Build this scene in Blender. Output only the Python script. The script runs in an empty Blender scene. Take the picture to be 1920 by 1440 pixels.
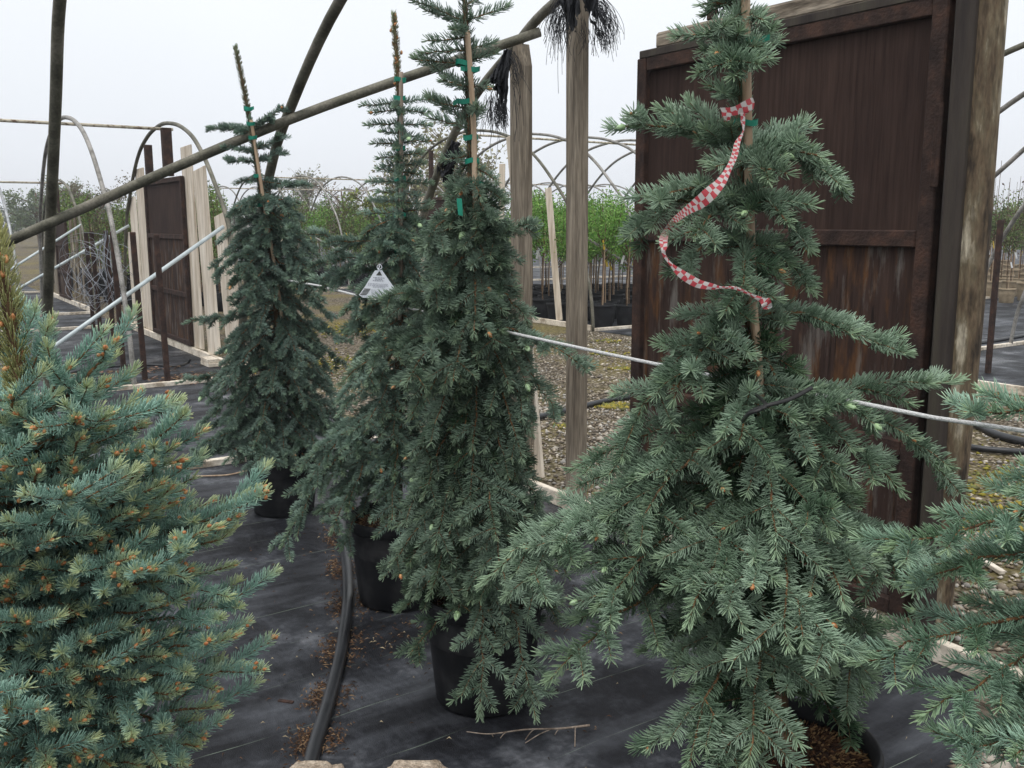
import bpy, math, random
import numpy as np
from mathutils import Vector

R = math.radians
rng = np.random.default_rng(7)
random.seed(7)
SC = bpy.context.scene
COL = SC.collection

# ------------------------------------------------------------------ camera
FPX, PITCH, CAMH = 1750.0, R(9.85), 1.6
cam_d = bpy.data.cameras.new('camera')
cam_d.sensor_width = 36.0
cam_d.lens = 36.0 * FPX / 1920.0
cam_d.clip_start, cam_d.clip_end = 0.05, 2000
cam = bpy.data.objects.new('camera', cam_d)
cam.location = (0, 0, CAMH)
cam.rotation_euler = (math.pi / 2 - PITCH, 0, 0)
COL.objects.link(cam)
SC.camera = cam

# ------------------------------------------------------------------ light: overcast day
SC.view_settings.view_transform = 'Standard'
SC.view_settings.look = 'None'
SC.view_settings.exposure = 0.0
SC.view_settings.gamma = 1.0
SUN_EL, SUN_AZ = R(66), R(-150)
world = bpy.data.worlds.new('World')
SC.world = world
world.use_nodes = True
nt = world.node_tree
for n in list(nt.nodes): nt.nodes.remove(n)
out = nt.nodes.new('ShaderNodeOutputWorld')
sky = nt.nodes.new('ShaderNodeTexSky')
sky.sky_type = 'NISHITA'
sky.sun_disc = False
sky.sun_elevation = SUN_EL
sky.sun_rotation = SUN_AZ
sky.dust_density = 4.0
bg1 = nt.nodes.new('ShaderNodeBackground'); bg1.inputs[1].default_value = 0.05
nt.links.new(sky.outputs[0], bg1.inputs[0])
# cloud deck: even white overcast, a little brighter overhead, faint cloud structure
tc = nt.nodes.new('ShaderNodeTexCoord')
sep = nt.nodes.new('ShaderNodeSeparateXYZ'); nt.links.new(tc.outputs['Generated'], sep.inputs[0])
ramp = nt.nodes.new('ShaderNodeValToRGB')
nt.links.new(sep.outputs[2], ramp.inputs[0])
ramp.color_ramp.elements[0].position = 0.0; ramp.color_ramp.elements[0].color = (0.90, 0.93, 0.99, 1)
ramp.color_ramp.elements[1].position = 0.28; ramp.color_ramp.elements[1].color = (1.06, 1.10, 1.13, 1)
e = ramp.color_ramp.elements.new(0.10); e.color = (0.96, 1.0, 1.06, 1)
e = ramp.color_ramp.elements.new(1.0); e.color = (1.55, 1.57, 1.60, 1)
noi = nt.nodes.new('ShaderNodeTexNoise'); noi.inputs['Scale'].default_value = 1.6; noi.inputs['Detail'].default_value = 4
nt.links.new(tc.outputs['Generated'], noi.inputs['Vector'])
mr = nt.nodes.new('ShaderNodeMapRange'); mr.inputs[1].default_value = .3; mr.inputs[2].default_value = .7
mr.inputs[3].default_value = .96; mr.inputs[4].default_value = 1.05
nt.links.new(noi.outputs[0], mr.inputs[0])
vm = nt.nodes.new('ShaderNodeVectorMath'); vm.operation = 'SCALE'
nt.links.new(ramp.outputs[0], vm.inputs[0]); nt.links.new(mr.outputs[0], vm.inputs[3])
bg2 = nt.nodes.new('ShaderNodeBackground'); bg2.inputs[1].default_value = 1.0
nt.links.new(vm.outputs[0], bg2.inputs[0])
mx = nt.nodes.new('ShaderNodeMixShader'); mx.inputs[0].default_value = 0.93
nt.links.new(bg1.outputs[0], mx.inputs[1]); nt.links.new(bg2.outputs[0], mx.inputs[2])
nt.links.new(mx.outputs[0], out.inputs[0])
sd = bpy.data.lights.new('sun', 'SUN'); sd.energy = 1.5; sd.angle = R(25); sd.color = (1, .97, .93)
so = bpy.data.objects.new('sun', sd); COL.objects.link(so)
sdir = Vector((math.sin(SUN_AZ) * math.cos(SUN_EL), math.cos(SUN_AZ) * math.cos(SUN_EL), math.sin(SUN_EL)))
so.rotation_euler = sdir.to_track_quat('Z', 'Y').to_euler()
so.location = (0, 0, 20)

# ------------------------------------------------------------------ site frame
# U runs along the greenhouses, V along their end walls; the whole nursery stands on this grid
AZ = R(-34)
Uv = np.array([math.cos(AZ), -math.sin(AZ), 0.0])
Vv = np.array([math.sin(AZ), math.cos(AZ), 0.0])
ORG = np.array([-0.8333, 6.7800, 0.0])
Zv = np.array([0, 0, 1.0])
CAM = np.array([0, 0, CAMH])
def W(u, v, h=0.0): return ORG + u * Uv + v * Vv + np.array([0, 0, h])
def ray(px, py):
    X = (px - 960) / FPX; Y = -(py - 720) / FPX
    return np.array([X, math.cos(PITCH) + Y * math.sin(PITCH), -math.sin(PITCH) + Y * math.cos(PITCH)])
def G(px, py, z=0.0):                 # survey: a sighted point on the ground
    d = ray(px, py); return CAM + d * ((z - CAMH) / d[2])
def Y(px, py, y):                     # a sighted point at a paced distance y
    d = ray(px, py); return CAM + d * (y / d[1])
def onU(px, py, u):                   # a sighted point on an end wall
    d = ray(px, py); t = ((ORG + u * Uv - CAM) @ Uv) / (d @ Uv); P = CAM + d * t
    return (P - ORG) @ Vv, P[2]
def nrm(v):
    v = np.asarray(v, float); l = np.linalg.norm(v); return v / l if l > 1e-9 else v

# ------------------------------------------------------------------ object helpers
def tag(o, label=None, cat=None, group=None, kind=None):
    if label: o['label'] = label
    if cat: o['category'] = cat
    if group: o['group'] = group
    if kind: o['kind'] = kind
    return o
def thing(name, loc, label, cat, group=None):
    o = bpy.data.objects.new(name, None); COL.objects.link(o)
    o.location = tuple(loc); o.empty_display_size = .1
    return tag(o, label, cat, group)
def rootloc(o):
    while o.parent: o = o.parent
    return np.array(o.location)
def link(name, verts, faces, mat, parent=None, origin=None, smooth=False, colors=None):
    """one mesh object; coordinates are given in the world, stored round the thing's base"""
    verts = np.asarray(verts, float).reshape(-1, 3)
    base = rootloc(parent) if parent is not None else (np.array(origin) if origin is not None else np.zeros(3))
    me = bpy.data.meshes.new(name)
    if isinstance(faces, np.ndarray) or len(faces) == 0 or len(set(len(f) for f in faces)) == 1:
        fa = np.asarray(faces, np.int32)
        nf, k = fa.shape
        me.vertices.add(len(verts)); me.vertices.foreach_set('co', (verts - base).astype(np.float32).ravel())
        me.loops.add(nf * k); me.loops.foreach_set('vertex_index', fa.ravel())
        me.polygons.add(nf); me.polygons.foreach_set('loop_start', np.arange(0, nf * k, k, dtype=np.int32))
        me.update(calc_edges=True)
    else:
        me.from_pydata([tuple(v) for v in (verts - base)], [], [tuple(f) for f in faces]); me.update()
    if smooth: me.polygons.foreach_set('use_smooth', np.ones(len(me.polygons), bool))
    if colors is not None:
        ca = me.color_attributes.new('tone', 'FLOAT_COLOR', 'POINT')
        c4 = np.ones((len(verts), 4), np.float32); c4[:, :3] = colors
        ca.data.foreach_set('color', c4.ravel())
    me.materials.append(mat)
    o = bpy.data.objects.new(name, me); COL.objects.link(o)
    if parent is not None: o.parent = parent
    else: o.location = tuple(base)
    return o

class MB:
    def __init__(s): s.v = []; s.f = []; s.n = 0
    def add(s, v, f):
        v = np.asarray(v, float).reshape(-1, 3)
        s.v.append(v); s.f += [tuple(i + s.n for i in q) for q in f]; s.n += len(v)
    def build(s, name, mat, parent=None, origin=None, smooth=False):
        return link(name, np.concatenate(s.v), s.f, mat, parent, origin, smooth)
    def tube(s, pts, r, sides=10, caps=True, flat=1.0):
        pts = np.asarray(pts, float); n = len(pts)
        r = np.full(n, r) if np.isscalar(r) else np.asarray(r, float)
        t = np.gradient(pts, axis=0); t /= np.linalg.norm(t, axis=1)[:, None] + 1e-12
        a = np.cross(t[0], [0, 0, 1.0])
        if np.linalg.norm(a) < .1: a = np.cross(t[0], [0, 1.0, 0])
        a = nrm(a); V = []
        for i in range(n):
            a = nrm(a - t[i] * (a @ t[i])); b = np.cross(t[i], a)
            th = np.linspace(0, 2 * math.pi, sides, endpoint=False)
            V.append(pts[i] + r[i] * (np.cos(th)[:, None] * a + flat * np.sin(th)[:, None] * b))
        F = []
        for i in range(n - 1):
            for k in range(sides):
                k2 = (k + 1) % sides
                F.append((i * sides + k, i * sides + k2, (i + 1) * sides + k2, (i + 1) * sides + k))
        if caps:
            F.append(tuple(range(sides - 1, -1, -1))); F.append(tuple((n - 1) * sides + k for k in range(sides)))
        s.add(np.concatenate(V), F)
    def box(s, c, ax, half, ch=0.004, taper=None):
        """bevelled box: centre, 3 axes, half sizes"""
        ax = [nrm(a) for a in ax]; c = np.asarray(c, float)
        ch = min(ch, min(half) * .4)
        V = []; idx = {}
        for sx in (-1, 1):
            for sy in (-1, 1):
                for sz in (-1, 1):
                    for k in range(3):
                        h = [half[j] - (ch if j != k else 0) for j in range(3)]
                        idx[(sx, sy, sz, k)] = len(V)
                        V.append(c + ax[0] * sx * h[0] + ax[1] * sy * h[1] + ax[2] * sz * h[2])
        F = []
        def q(*k): F.append([idx[i] for i in k])
        for sg in (-1, 1):
            q(*[(sg, a, b, 0) for a, b in ((-1, -1), (1, -1), (1, 1), (-1, 1))])
            q(*[(a, sg, b, 1) for a, b in ((-1, -1), (1, -1), (1, 1), (-1, 1))])
            q(*[(a, b, sg, 2) for a, b in ((-1, -1), (1, -1), (1, 1), (-1, 1))])
        for a in (-1, 1):
            for b in (-1, 1):
                q((-1, a, b, 1), (1, a, b, 1), (1, a, b, 2), (-1, a, b, 2))
                q((a, -1, b, 0), (a, 1, b, 0), (a, 1, b, 2), (a, -1, b, 2))
                q((a, b, -1, 0), (a, b, 1, 0), (a, b, 1, 1), (a, b, -1, 1))
        for sx in (-1, 1):
            for sy in (-1, 1):
                for sz in (-1, 1): q(*[(sx, sy, sz, k) for k in range(3)])
        s.add(V, F)
    def beam(s, p, q, w, d, side=None, ch=.004):
        p = np.asarray(p, float); q = np.asarray(q, float); t = nrm(q - p)
        side = nrm(side if side is not None else Vv); side = nrm(side - t * (side @ t)); o = np.cross(t, side)
        s.box((p + q) / 2, (side, o, t), (w / 2, d / 2, np.linalg.norm(q - p) / 2), ch)
def catmull(pts, n=8):
    P = [np.asarray(p, float) for p in pts]; P = [2 * P[0] - P[1]] + P + [2 * P[-1] - P[-2]]; o = []
    for i in range(1, len(P) - 2):
        for k in range(n):
            t = k / n
            o.append(.5 * ((2 * P[i]) + (-P[i - 1] + P[i + 1]) * t + (2 * P[i - 1] - 5 * P[i] + 4 * P[i + 1] - P[i + 2]) * t * t + (-P[i - 1] + 3 * P[i] - 3 * P[i + 1] + P[i + 2]) * t ** 3))
    o.append(P[-2]); return np.array(o)

# ------------------------------------------------------------------ materials
def mat(name, cols, rough=.7, scale=8.0, stretch=(1, 1, 1), detail=6, bump=.0, bscale=None, metal=0.0, spec=.4,
        lo=.35, hi=.65, rot=0.0, rough2=None, fine=None):
    m = bpy.data.materials.new(name); m.use_nodes = True
    t = m.node_tree; b = t.nodes['Principled BSDF']
    co = t.nodes.new('ShaderNodeTexCoord'); mp = t.nodes.new('ShaderNodeMapping')
    mp.inputs['Scale'].default_value = stretch; mp.inputs['Rotation'].default_value = (0, 0, rot)
    t.links.new(co.outputs['Object'], mp.inputs[0])
    n = t.nodes.new('ShaderNodeTexNoise'); n.inputs['Scale'].default_value = scale; n.inputs['Detail'].default_value = detail
    n.inputs['Roughness'].default_value = .62
    t.links.new(mp.outputs[0], n.inputs['Vector'])
    r = t.nodes.new('ShaderNodeValToRGB'); t.links.new(n.outputs[0], r.inputs[0])
    cr = r.color_ramp; k = len(cols)
    cr.elements[0].position = lo; cr.elements[0].color = (*cols[0], 1)
    cr.elements[1].position = hi; cr.elements[1].color = (*cols[-1], 1)
    for i in range(1, k - 1):
        e = cr.elements.new(lo + (hi - lo) * i / (k - 1)); e.color = (*cols[i], 1)
    colout = r.outputs[0]
    if fine:                                     # second, finer mottling
        n2 = t.nodes.new('ShaderNodeTexNoise'); n2.inputs['Scale'].default_value = fine[0]; n2.inputs['Detail'].default_value = 3
        t.links.new(mp.outputs[0], n2.inputs['Vector'])
        mm = t.nodes.new('ShaderNodeMapRange'); mm.inputs[1].default_value = .3; mm.inputs[2].default_value = .7
        mm.inputs[3].default_value = 1 - fine[1]; mm.inputs[4].default_value = 1 + fine[1]
        t.links.new(n2.outputs[0], mm.inputs[0])
        vs = t.nodes.new('ShaderNodeVectorMath'); vs.operation = 'SCALE'
        t.links.new(colout, vs.inputs[0]); t.links.new(mm.outputs[0], vs.inputs[3]); colout = vs.outputs[0]
    t.links.new(colout, b.inputs['Base Color'])
    b.inputs['Roughness'].default_value = rough; b.inputs['Metallic'].default_value = metal
    b.inputs['Specular IOR Level'].default_value = spec
    if rough2 is not None:
        rr = t.nodes.new('ShaderNodeMapRange'); rr.inputs[1].default_value = lo; rr.inputs[2].default_value = hi
        rr.inputs[3].default_value = rough; rr.inputs[4].default_value = rough2
        t.links.new(n.outputs[0], rr.inputs[0]); t.links.new(rr.outputs[0], b.inputs['Roughness'])
    if bump:
        n3 = t.nodes.new('ShaderNodeTexNoise'); n3.inputs['Scale'].default_value = bscale or scale * 3; n3.inputs['Detail'].default_value = 5
        t.links.new(mp.outputs[0], n3.inputs['Vector'])
        bp = t.nodes.new('ShaderNodeBump'); bp.inputs['Strength'].default_value = bump; bp.inputs['Distance'].default_value = .02
        t.links.new(n3.outputs[0], bp.inputs['Height']); t.links.new(bp.outputs[0], b.inputs['Normal'])
    return m
def leafmat(name, mul=1.0, trans=.25, rough=.5, spec=.35):
    m = bpy.data.materials.new(name); m.use_nodes = True; t = m.node_tree; b = t.nodes['Principled BSDF']
    a = t.nodes.new('ShaderNodeAttribute'); a.attribute_name = 'tone'
    v = t.nodes.new('ShaderNodeVectorMath'); v.operation = 'SCALE'; v.inputs[3].default_value = mul
    t.links.new(a.outputs['Color'], v.inputs[0]); t.links.new(v.outputs[0], b.inputs['Base Color'])
    b.inputs['Roughness'].default_value = rough; b.inputs['Specular IOR Level'].default_value = spec
    if trans:
        tr = t.nodes.new('ShaderNodeBsdfTranslucent'); t.links.new(v.outputs[0], tr.inputs[0])
        mxx = t.nodes.new('ShaderNodeMixShader'); mxx.inputs[0].default_value = trans
        o = t.nodes['Material Output']
        t.links.new(b.outputs[0], mxx.inputs[1]); t.links.new(tr.outputs[0], mxx.inputs[2]); t.links.new(mxx.outputs[0], o.inputs[0])
    return m

M = {}
M['oldpipe'] = mat('weathered_pipe', [(.055, .052, .038), (.12, .115, .085), (.19, .175, .14)], .6, 6, (1, 1, 1), bump=.15, bscale=60, metal=.25, fine=(90, .25))
M['galv'] = mat('galvanised_pipe', [(.22, .23, .235), (.40, .41, .42)], .45, 9, metal=.55, fine=(60, .15))
M['galvold'] = mat('dull_galvanised_pipe', [(.14, .13, .115), (.26, .25, .23), (.34, .32, .30)], .6, 7, metal=.3, fine=(70, .25))
M['whitepipe'] = mat('pale_conduit', [(.40, .46, .47), (.56, .62, .63)], .5, 9, metal=.2)
M['rustpipe'] = mat('rusty_pale_pipe', [(.10, .045, .02), (.45, .40, .30), (.55, .50, .40)], .7, 22, lo=.38, hi=.6)
M['rust'] = mat('rusty_steel', [(.028, .019, .017), (.047, .030, .025), (.078, .043, .032)], .85, 12, bump=.3, bscale=90, spec=.15)
M['newwood'] = mat('pale_new_lumber', [(.42, .34, .25), (.62, .54, .44), (.74, .67, .57)], .75, 9, (1, 1, .12), bump=.12, bscale=60, fine=(40, .12))
M['newwood_h'] = mat('pale_board', [(.34, .28, .21), (.62, .55, .45), (.74, .67, .57)], .75, 5, bump=.15, bscale=50, fine=(40, .15))
M['greywood'] = mat('weathered_grey_lumber', [(.085, .066, .048), (.20, .165, .125), (.34, .29, .225)], .9, 24, (1, 1, .06), bump=.5, bscale=70, lo=.3, hi=.7, fine=(140, .35))
M['mossypost'] = mat('mossy_post', [(.035, .025, .017), (.12, .085, .052), (.15, .12, .075), (.42, .37, .28)], .85, 16, (1, 1, .22), bump=.6, bscale=60, lo=.36, hi=.64, fine=(90, .35))
M['darkpost'] = mat('dark_brown_jamb', [(.022, .016, .014), (.045, .035, .028), (.06, .052, .036)], .8, 9, (1, 1, .1), bump=.3, bscale=60)  # dark brown timber tone, used for the jamb and the gap strips
M['beamwood'] = mat('weathered_beam', [(.09, .07, .05), (.22, .18, .135), (.33, .28, .22)], .85, 20, (.15, .15, 1), bump=.4, bscale=70, rot=0, fine=(90, .3))
M['pot'] = mat('black_plastic_pot', [(.005, .0055, .007), (.010, .0105, .0125), (.030, .030, .032)], .5, 7, bump=.05, bscale=30, spec=.22, rough2=.75)
M['hose'] = mat('black_hose', [(.010, .011, .013), (.022, .024, .028)], .35, 6, spec=.5, rough2=.5)
M['soil'] = mat('bark_mulch', [(.018, .010, .007), (.06, .03, .018), (.16, .075, .035)], .95, 90, bump=1.0, bscale=120)
M['cloth'] = mat('black_shade_cloth', [(.006, .007, .010), (.016, .018, .024)], .7, 40, bump=.4, bscale=200)
M['tie'] = mat('green_tie_tape', [(0.0, .16, .10), (0.01, .26, .17)], .45, 20)
M['bamboo'] = mat('bamboo_stake', [(.30, .20, .12), (.42, .30, .20), (.50, .38, .27)], .55, 30, (1, 1, .1), fine=(50, .15))
M['woodstake'] = mat('wooden_stake', [(.16, .12, .09), (.30, .24, .19), (.40, .33, .27)], .8, 40, (1, 1, .08), bump=.3, bscale=80)
M['bark'] = mat('spruce_bark', [(.045, .026, .015), (.11, .065, .035), (.19, .12, .06)], .9, 60, (1, 1, .4), bump=.6, bscale=90)
M['twig'] = mat('spruce_twig', [(.07, .032, .015), (.14, .07, .03), (.24, .13, .05)], .8, 50)
M['bud'] = mat('orange_brown_bud', [(.28, .09, .03), (.50, .21, .08), (.62, .36, .16)], .55, 120)
M['gbud'] = mat('green_swelling_bud', [(.28, .42, .20), (.42, .60, .32), (.52, .66, .46)], .5, 120)
M['rope'] = mat('white_rope', [(.55, .55, .54), (.80, .80, .80)], .8, 150, bump=.5, bscale=300)
M['rubber'] = mat('black_rubber', [(.008, .008, .008), (.015, .015, .015)], .5, 50)
M['stone'] = mat('pale_sandstone', [(.22, .17, .12), (.42, .34, .26), (.56, .47, .37)], .95, 28, bump=1.0, bscale=60, fine=(120, .3))
M['needle'] = leafmat('spruce_needles', 1.33, .0, .5, .3)
M['leaf'] = leafmat('green_leaves', 1.0, .35, .5, .3)
M['pebble'] = leafmat('pebbles', 1.0, 0, .9, .2)
M['tagw'] = mat('white_plastic_tag', [(.66, .69, .76), (.74, .77, .82)], .35, 4)
M['ink'] = mat('grey_print', [(.22, .23, .28), (.34, .35, .40)], .5, 200)
M['inkd'] = mat('dark_print', [(.03, .04, .04), (.10, .09, .08)], .5, 200)
M['wire'] = mat('galvanised_wire', [(.20, .22, .25), (.36, .38, .42)], .4, 20, metal=.5)
M['yellow'] = mat('yellow_tag', [(.65, .45, .03), (.75, .55, .08)], .5, 10)
M['whitetag'] = mat('white_tag', [(.7, .7, .7), (.8, .8, .8)], .5, 10)
M['bluep'] = mat('blue_plastic', [(.05, .09, .40), (.08, .13, .5)], .5, 10)
M['tanpot'] = mat('tan_pot', [(.20, .15, .09), (.34, .27, .18)], .7, 6)
M['block'] = mat('concrete_block', [(.20, .18, .14), (.32, .29, .23)], .95, 30, bump=.4)
M['litter'] = leafmat('dry_litter', 1.0, 0, .9, .15)

# rusty plywood door panel: vertical streaks, orange rust runs and pale drips
def door_mat(name, seed, drip):
    m = bpy.data.materials.new(name); m.use_nodes = True; t = m.node_tree; b = t.nodes['Principled BSDF']
    co = t.nodes.new('ShaderNodeTexCoord')
    def noise(scale, st, off, detail=5):
        mp = t.nodes.new('ShaderNodeMapping'); mp.inputs['Scale'].default_value = st; mp.inputs['Location'].default_value = off
        mp.inputs['Rotation'].default_value = (0, 0, 0)
        t.links.new(co.outputs['Object'], mp.inputs[0])
        n = t.nodes.new('ShaderNodeTexNoise'); n.inputs['Scale'].default_value = scale; n.inputs['Detail'].default_value = detail
        n.inputs['Roughness'].default_value = .65
        t.links.new(mp.outputs[0], n.inputs['Vector']); return n
    def rampn(n, stops):
        r = t.nodes.new('ShaderNodeValToRGB'); t.links.new(n.outputs[0], r.inputs[0]); cr = r.color_ramp
        cr.elements[0].position, cr.elements[0].color = stops[0][0], (*stops[0][1], 1)
        cr.elements[1].position, cr.elements[1].color = stops[-1][0], (*stops[-1][1], 1)
        for p, c in stops[1:-1]:
            e = cr.elements.new(p); e.color = (*c, 1)
        return r
    base = rampn(noise(55, (1, 1, .05), (seed, 0, 0)), [(.28, (.028, .018, .0155)), (.5, (.046, .030, .025)), (.72, (.064, .041, .034))])
    blot = rampn(noise(1.6, (1, 1, .7), (seed, 3, 0), 3), [(.35, (.72, .70, .72)), (.65, (1.12, 1.08, 1.05))])
    mul = t.nodes.new('ShaderNodeMixRGB'); mul.blend_type = 'MULTIPLY'; mul.inputs[0].default_value = 1
    t.links.new(base.outputs[0], mul.inputs[1]); t.links.new(blot.outputs[0], mul.inputs[2])
    last = mul.outputs[0]
    if drip:
        k = rampn(noise(13, (1, 1, .22), (seed + 5, 0, 1.3), 8), [(.52, (0, 0, 0)), (.70, (.85, .85, .85))])
        mx1 = t.nodes.new('ShaderNodeMixRGB'); t.links.new(k.outputs[0], mx1.inputs[0])
        t.links.new(last, mx1.inputs[1]); mx1.inputs[2].default_value = (.14, .065, .026, 1); last = mx1.outputs[0]
        k2 = rampn(noise(16, (1, 1, .16), (seed + 9, 0, 2.1), 7), [(.53, (0, 0, 0)), (.68, (.8, .8, .8))])
        mx2 = t.nodes.new('ShaderNodeMixRGB'); t.links.new(k2.outputs[0], mx2.inputs[0])
        t.links.new(last, mx2.inputs[1]); mx2.inputs[2].default_value = (.17, .155, .14, 1); last = mx2.outputs[0]
        k3 = rampn(noise(34, (1, 1, .08), (seed + 2, 0, 2.1), 5), [(.58, (0, 0, 0)), (.66, (.8, .8, .8))])
        mx3 = t.nodes.new('ShaderNodeMixRGB'); t.links.new(k3.outputs[0], mx3.inputs[0])
        t.links.new(last, mx3.inputs[1]); mx3.inputs[2].default_value = (.012, .009, .008, 1); last = mx3.outputs[0]
    t.links.new(last, b.inputs['Base Color'])
    b.inputs['Roughness'].default_value = .85; b.inputs['Specular IOR Level'].default_value = .10
    n = noise(40, (1, 1, .06), (0, 0, 0)); bp = t.nodes.new('ShaderNodeBump'); bp.inputs['Strength'].default_value = .35
    bp.inputs['Distance'].default_value = .01
    t.links.new(n.outputs[0], bp.inputs['Height']); t.links.new(bp.outputs[0], b.inputs['Normal'])
    return m
M['panel_up'] = door_mat('door_panel_brown', 2.0, False)
M['panel_lo'] = door_mat('door_panel_streaked', 7.0, True)

def checker_mat():
    m = bpy.data.materials.new('red_white_checker'); m.use_nodes = True; t = m.node_tree; b = t.nodes['Principled BSDF']
    uvn = t.nodes.new('ShaderNodeUVMap'); uvn.uv_map = 'strip'
    c = t.nodes.new('ShaderNodeTexChecker'); c.inputs['Scale'].default_value = 1
    c.inputs['Color1'].default_value = (.66, .09, .11, 1); c.inputs['Color2'].default_value = (.76, .70, .68, 1)
    t.links.new(uvn.outputs[0], c.inputs['Vector']); t.links.new(c.outputs[0], b.inputs['Base Color'])
    b.inputs['Roughness'].default_value = .35
    tr = t.nodes.new('ShaderNodeBsdfTranslucent'); t.links.new(c.outputs[0], tr.inputs[0])
    mxx = t.nodes.new('ShaderNodeMixShader'); mxx.inputs[0].default_value = .45
    t.links.new(b.outputs[0], mxx.inputs[1]); t.links.new(tr.outputs[0], mxx.inputs[2])
    t.links.new(mxx.outputs[0], t.nodes['Material Output'].inputs[0]); return m
M['checker'] = checker_mat()

# ------------------------------------------------------------------ ground
def ground_gravel():
    m = bpy.data.materials.new('gravel_ground'); m.use_nodes = True; t = m.node_tree; b = t.nodes['Principled BSDF']
    co = t.nodes.new('ShaderNodeTexCoord')
    vo = t.nodes.new('ShaderNodeTexVoronoi'); vo.inputs['Scale'].default_value = 34; t.links.new(co.outputs['Object'], vo.inputs['Vector'])
    r = t.nodes.new('ShaderNodeValToRGB'); t.links.new(vo.outputs['Color'], r.inputs[0]); cr = r.color_ramp
    cr.elements[0].position = .1; cr.elements[0].color = (.11, .09, .065, 1)
    cr.elements[1].position = .9; cr.elements[1].color = (.40, .35, .28, 1)
    e = cr.elements.new(.5); e.color = (.22, .185, .14, 1)
    dr = t.nodes.new('ShaderNodeValToRGB'); t.links.new(vo.outputs['Distance'], dr.inputs[0])
    dr.color_ramp.elements[0].position = .30; dr.color_ramp.elements[0].color = (1, 1, 1, 1)
    dr.color_ramp.elements[1].position = .62; dr.color_ramp.elements[1].color = (.22, .20, .17, 1)
    mu = t.nodes.new('ShaderNodeMixRGB'); mu.blend_type = 'MULTIPLY'; mu.inputs[0].default_value = 1
    t.links.new(r.outputs[0], mu.inputs[1]); t.links.new(dr.outputs[0], mu.inputs[2])
    n = t.nodes.new('ShaderNodeTexNoise'); n.inputs['Scale'].default_value = .55; n.inputs['Detail'].default_value = 8
    n.inputs['Roughness'].default_value = .7
    t.links.new(co.outputs['Object'], n.inputs['Vector'])
    mr = t.nodes.new('ShaderNodeValToRGB'); t.links.new(n.outputs[0], mr.inputs[0])
    mr.color_ramp.elements[0].position = .46; mr.color_ramp.elements[0].color = (0, 0, 0, 1)
    mr.color_ramp.elements[1].position = .62; mr.color_ramp.elements[1].color = (.85, .85, .85, 1)
    n2 = t.nodes.new('ShaderNodeTexNoise'); n2.inputs['Scale'].default_value = 18; n2.inputs['Detail'].default_value = 6
    t.links.new(co.outputs['Object'], n2.inputs['Vector'])
    g = t.nodes.new('ShaderNodeValToRGB'); t.links.new(n2.outputs[0], g.inputs[0])
    g.color_ramp.elements[0].position = .3; g.color_ramp.elements[0].color = (.06, .055, .02, 1)
    g.color_ramp.elements[1].position = .7; g.color_ramp.elements[1].color = (.26, .21, .075, 1)
    mx = t.nodes.new('ShaderNodeMixRGB'); t.links.new(mr.outputs[0], mx.inputs[0])
    t.links.new(mu.outputs[0], mx.inputs[1]); t.links.new(g.outputs[0], mx.inputs[2])
    t.links.new(mx.outputs[0], b.inputs['Base Color'])
    b.inputs['Roughness'].default_value = .95; b.inputs['Specular IOR Level'].default_value = .15
    iv = t.nodes.new('ShaderNodeMath'); iv.operation = 'SUBTRACT'; iv.inputs[0].default_value = 1; t.links.new(vo.outputs['Distance'], iv.inputs[1])
    bp = t.nodes.new('ShaderNodeBump'); bp.inputs['Strength'].default_value = .9; bp.inputs['Distance'].default_value = .02
    t.links.new(iv.outputs[0], bp.inputs['Height']); t.links.new(bp.outputs[0], b.inputs['Normal'])
    return m
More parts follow.
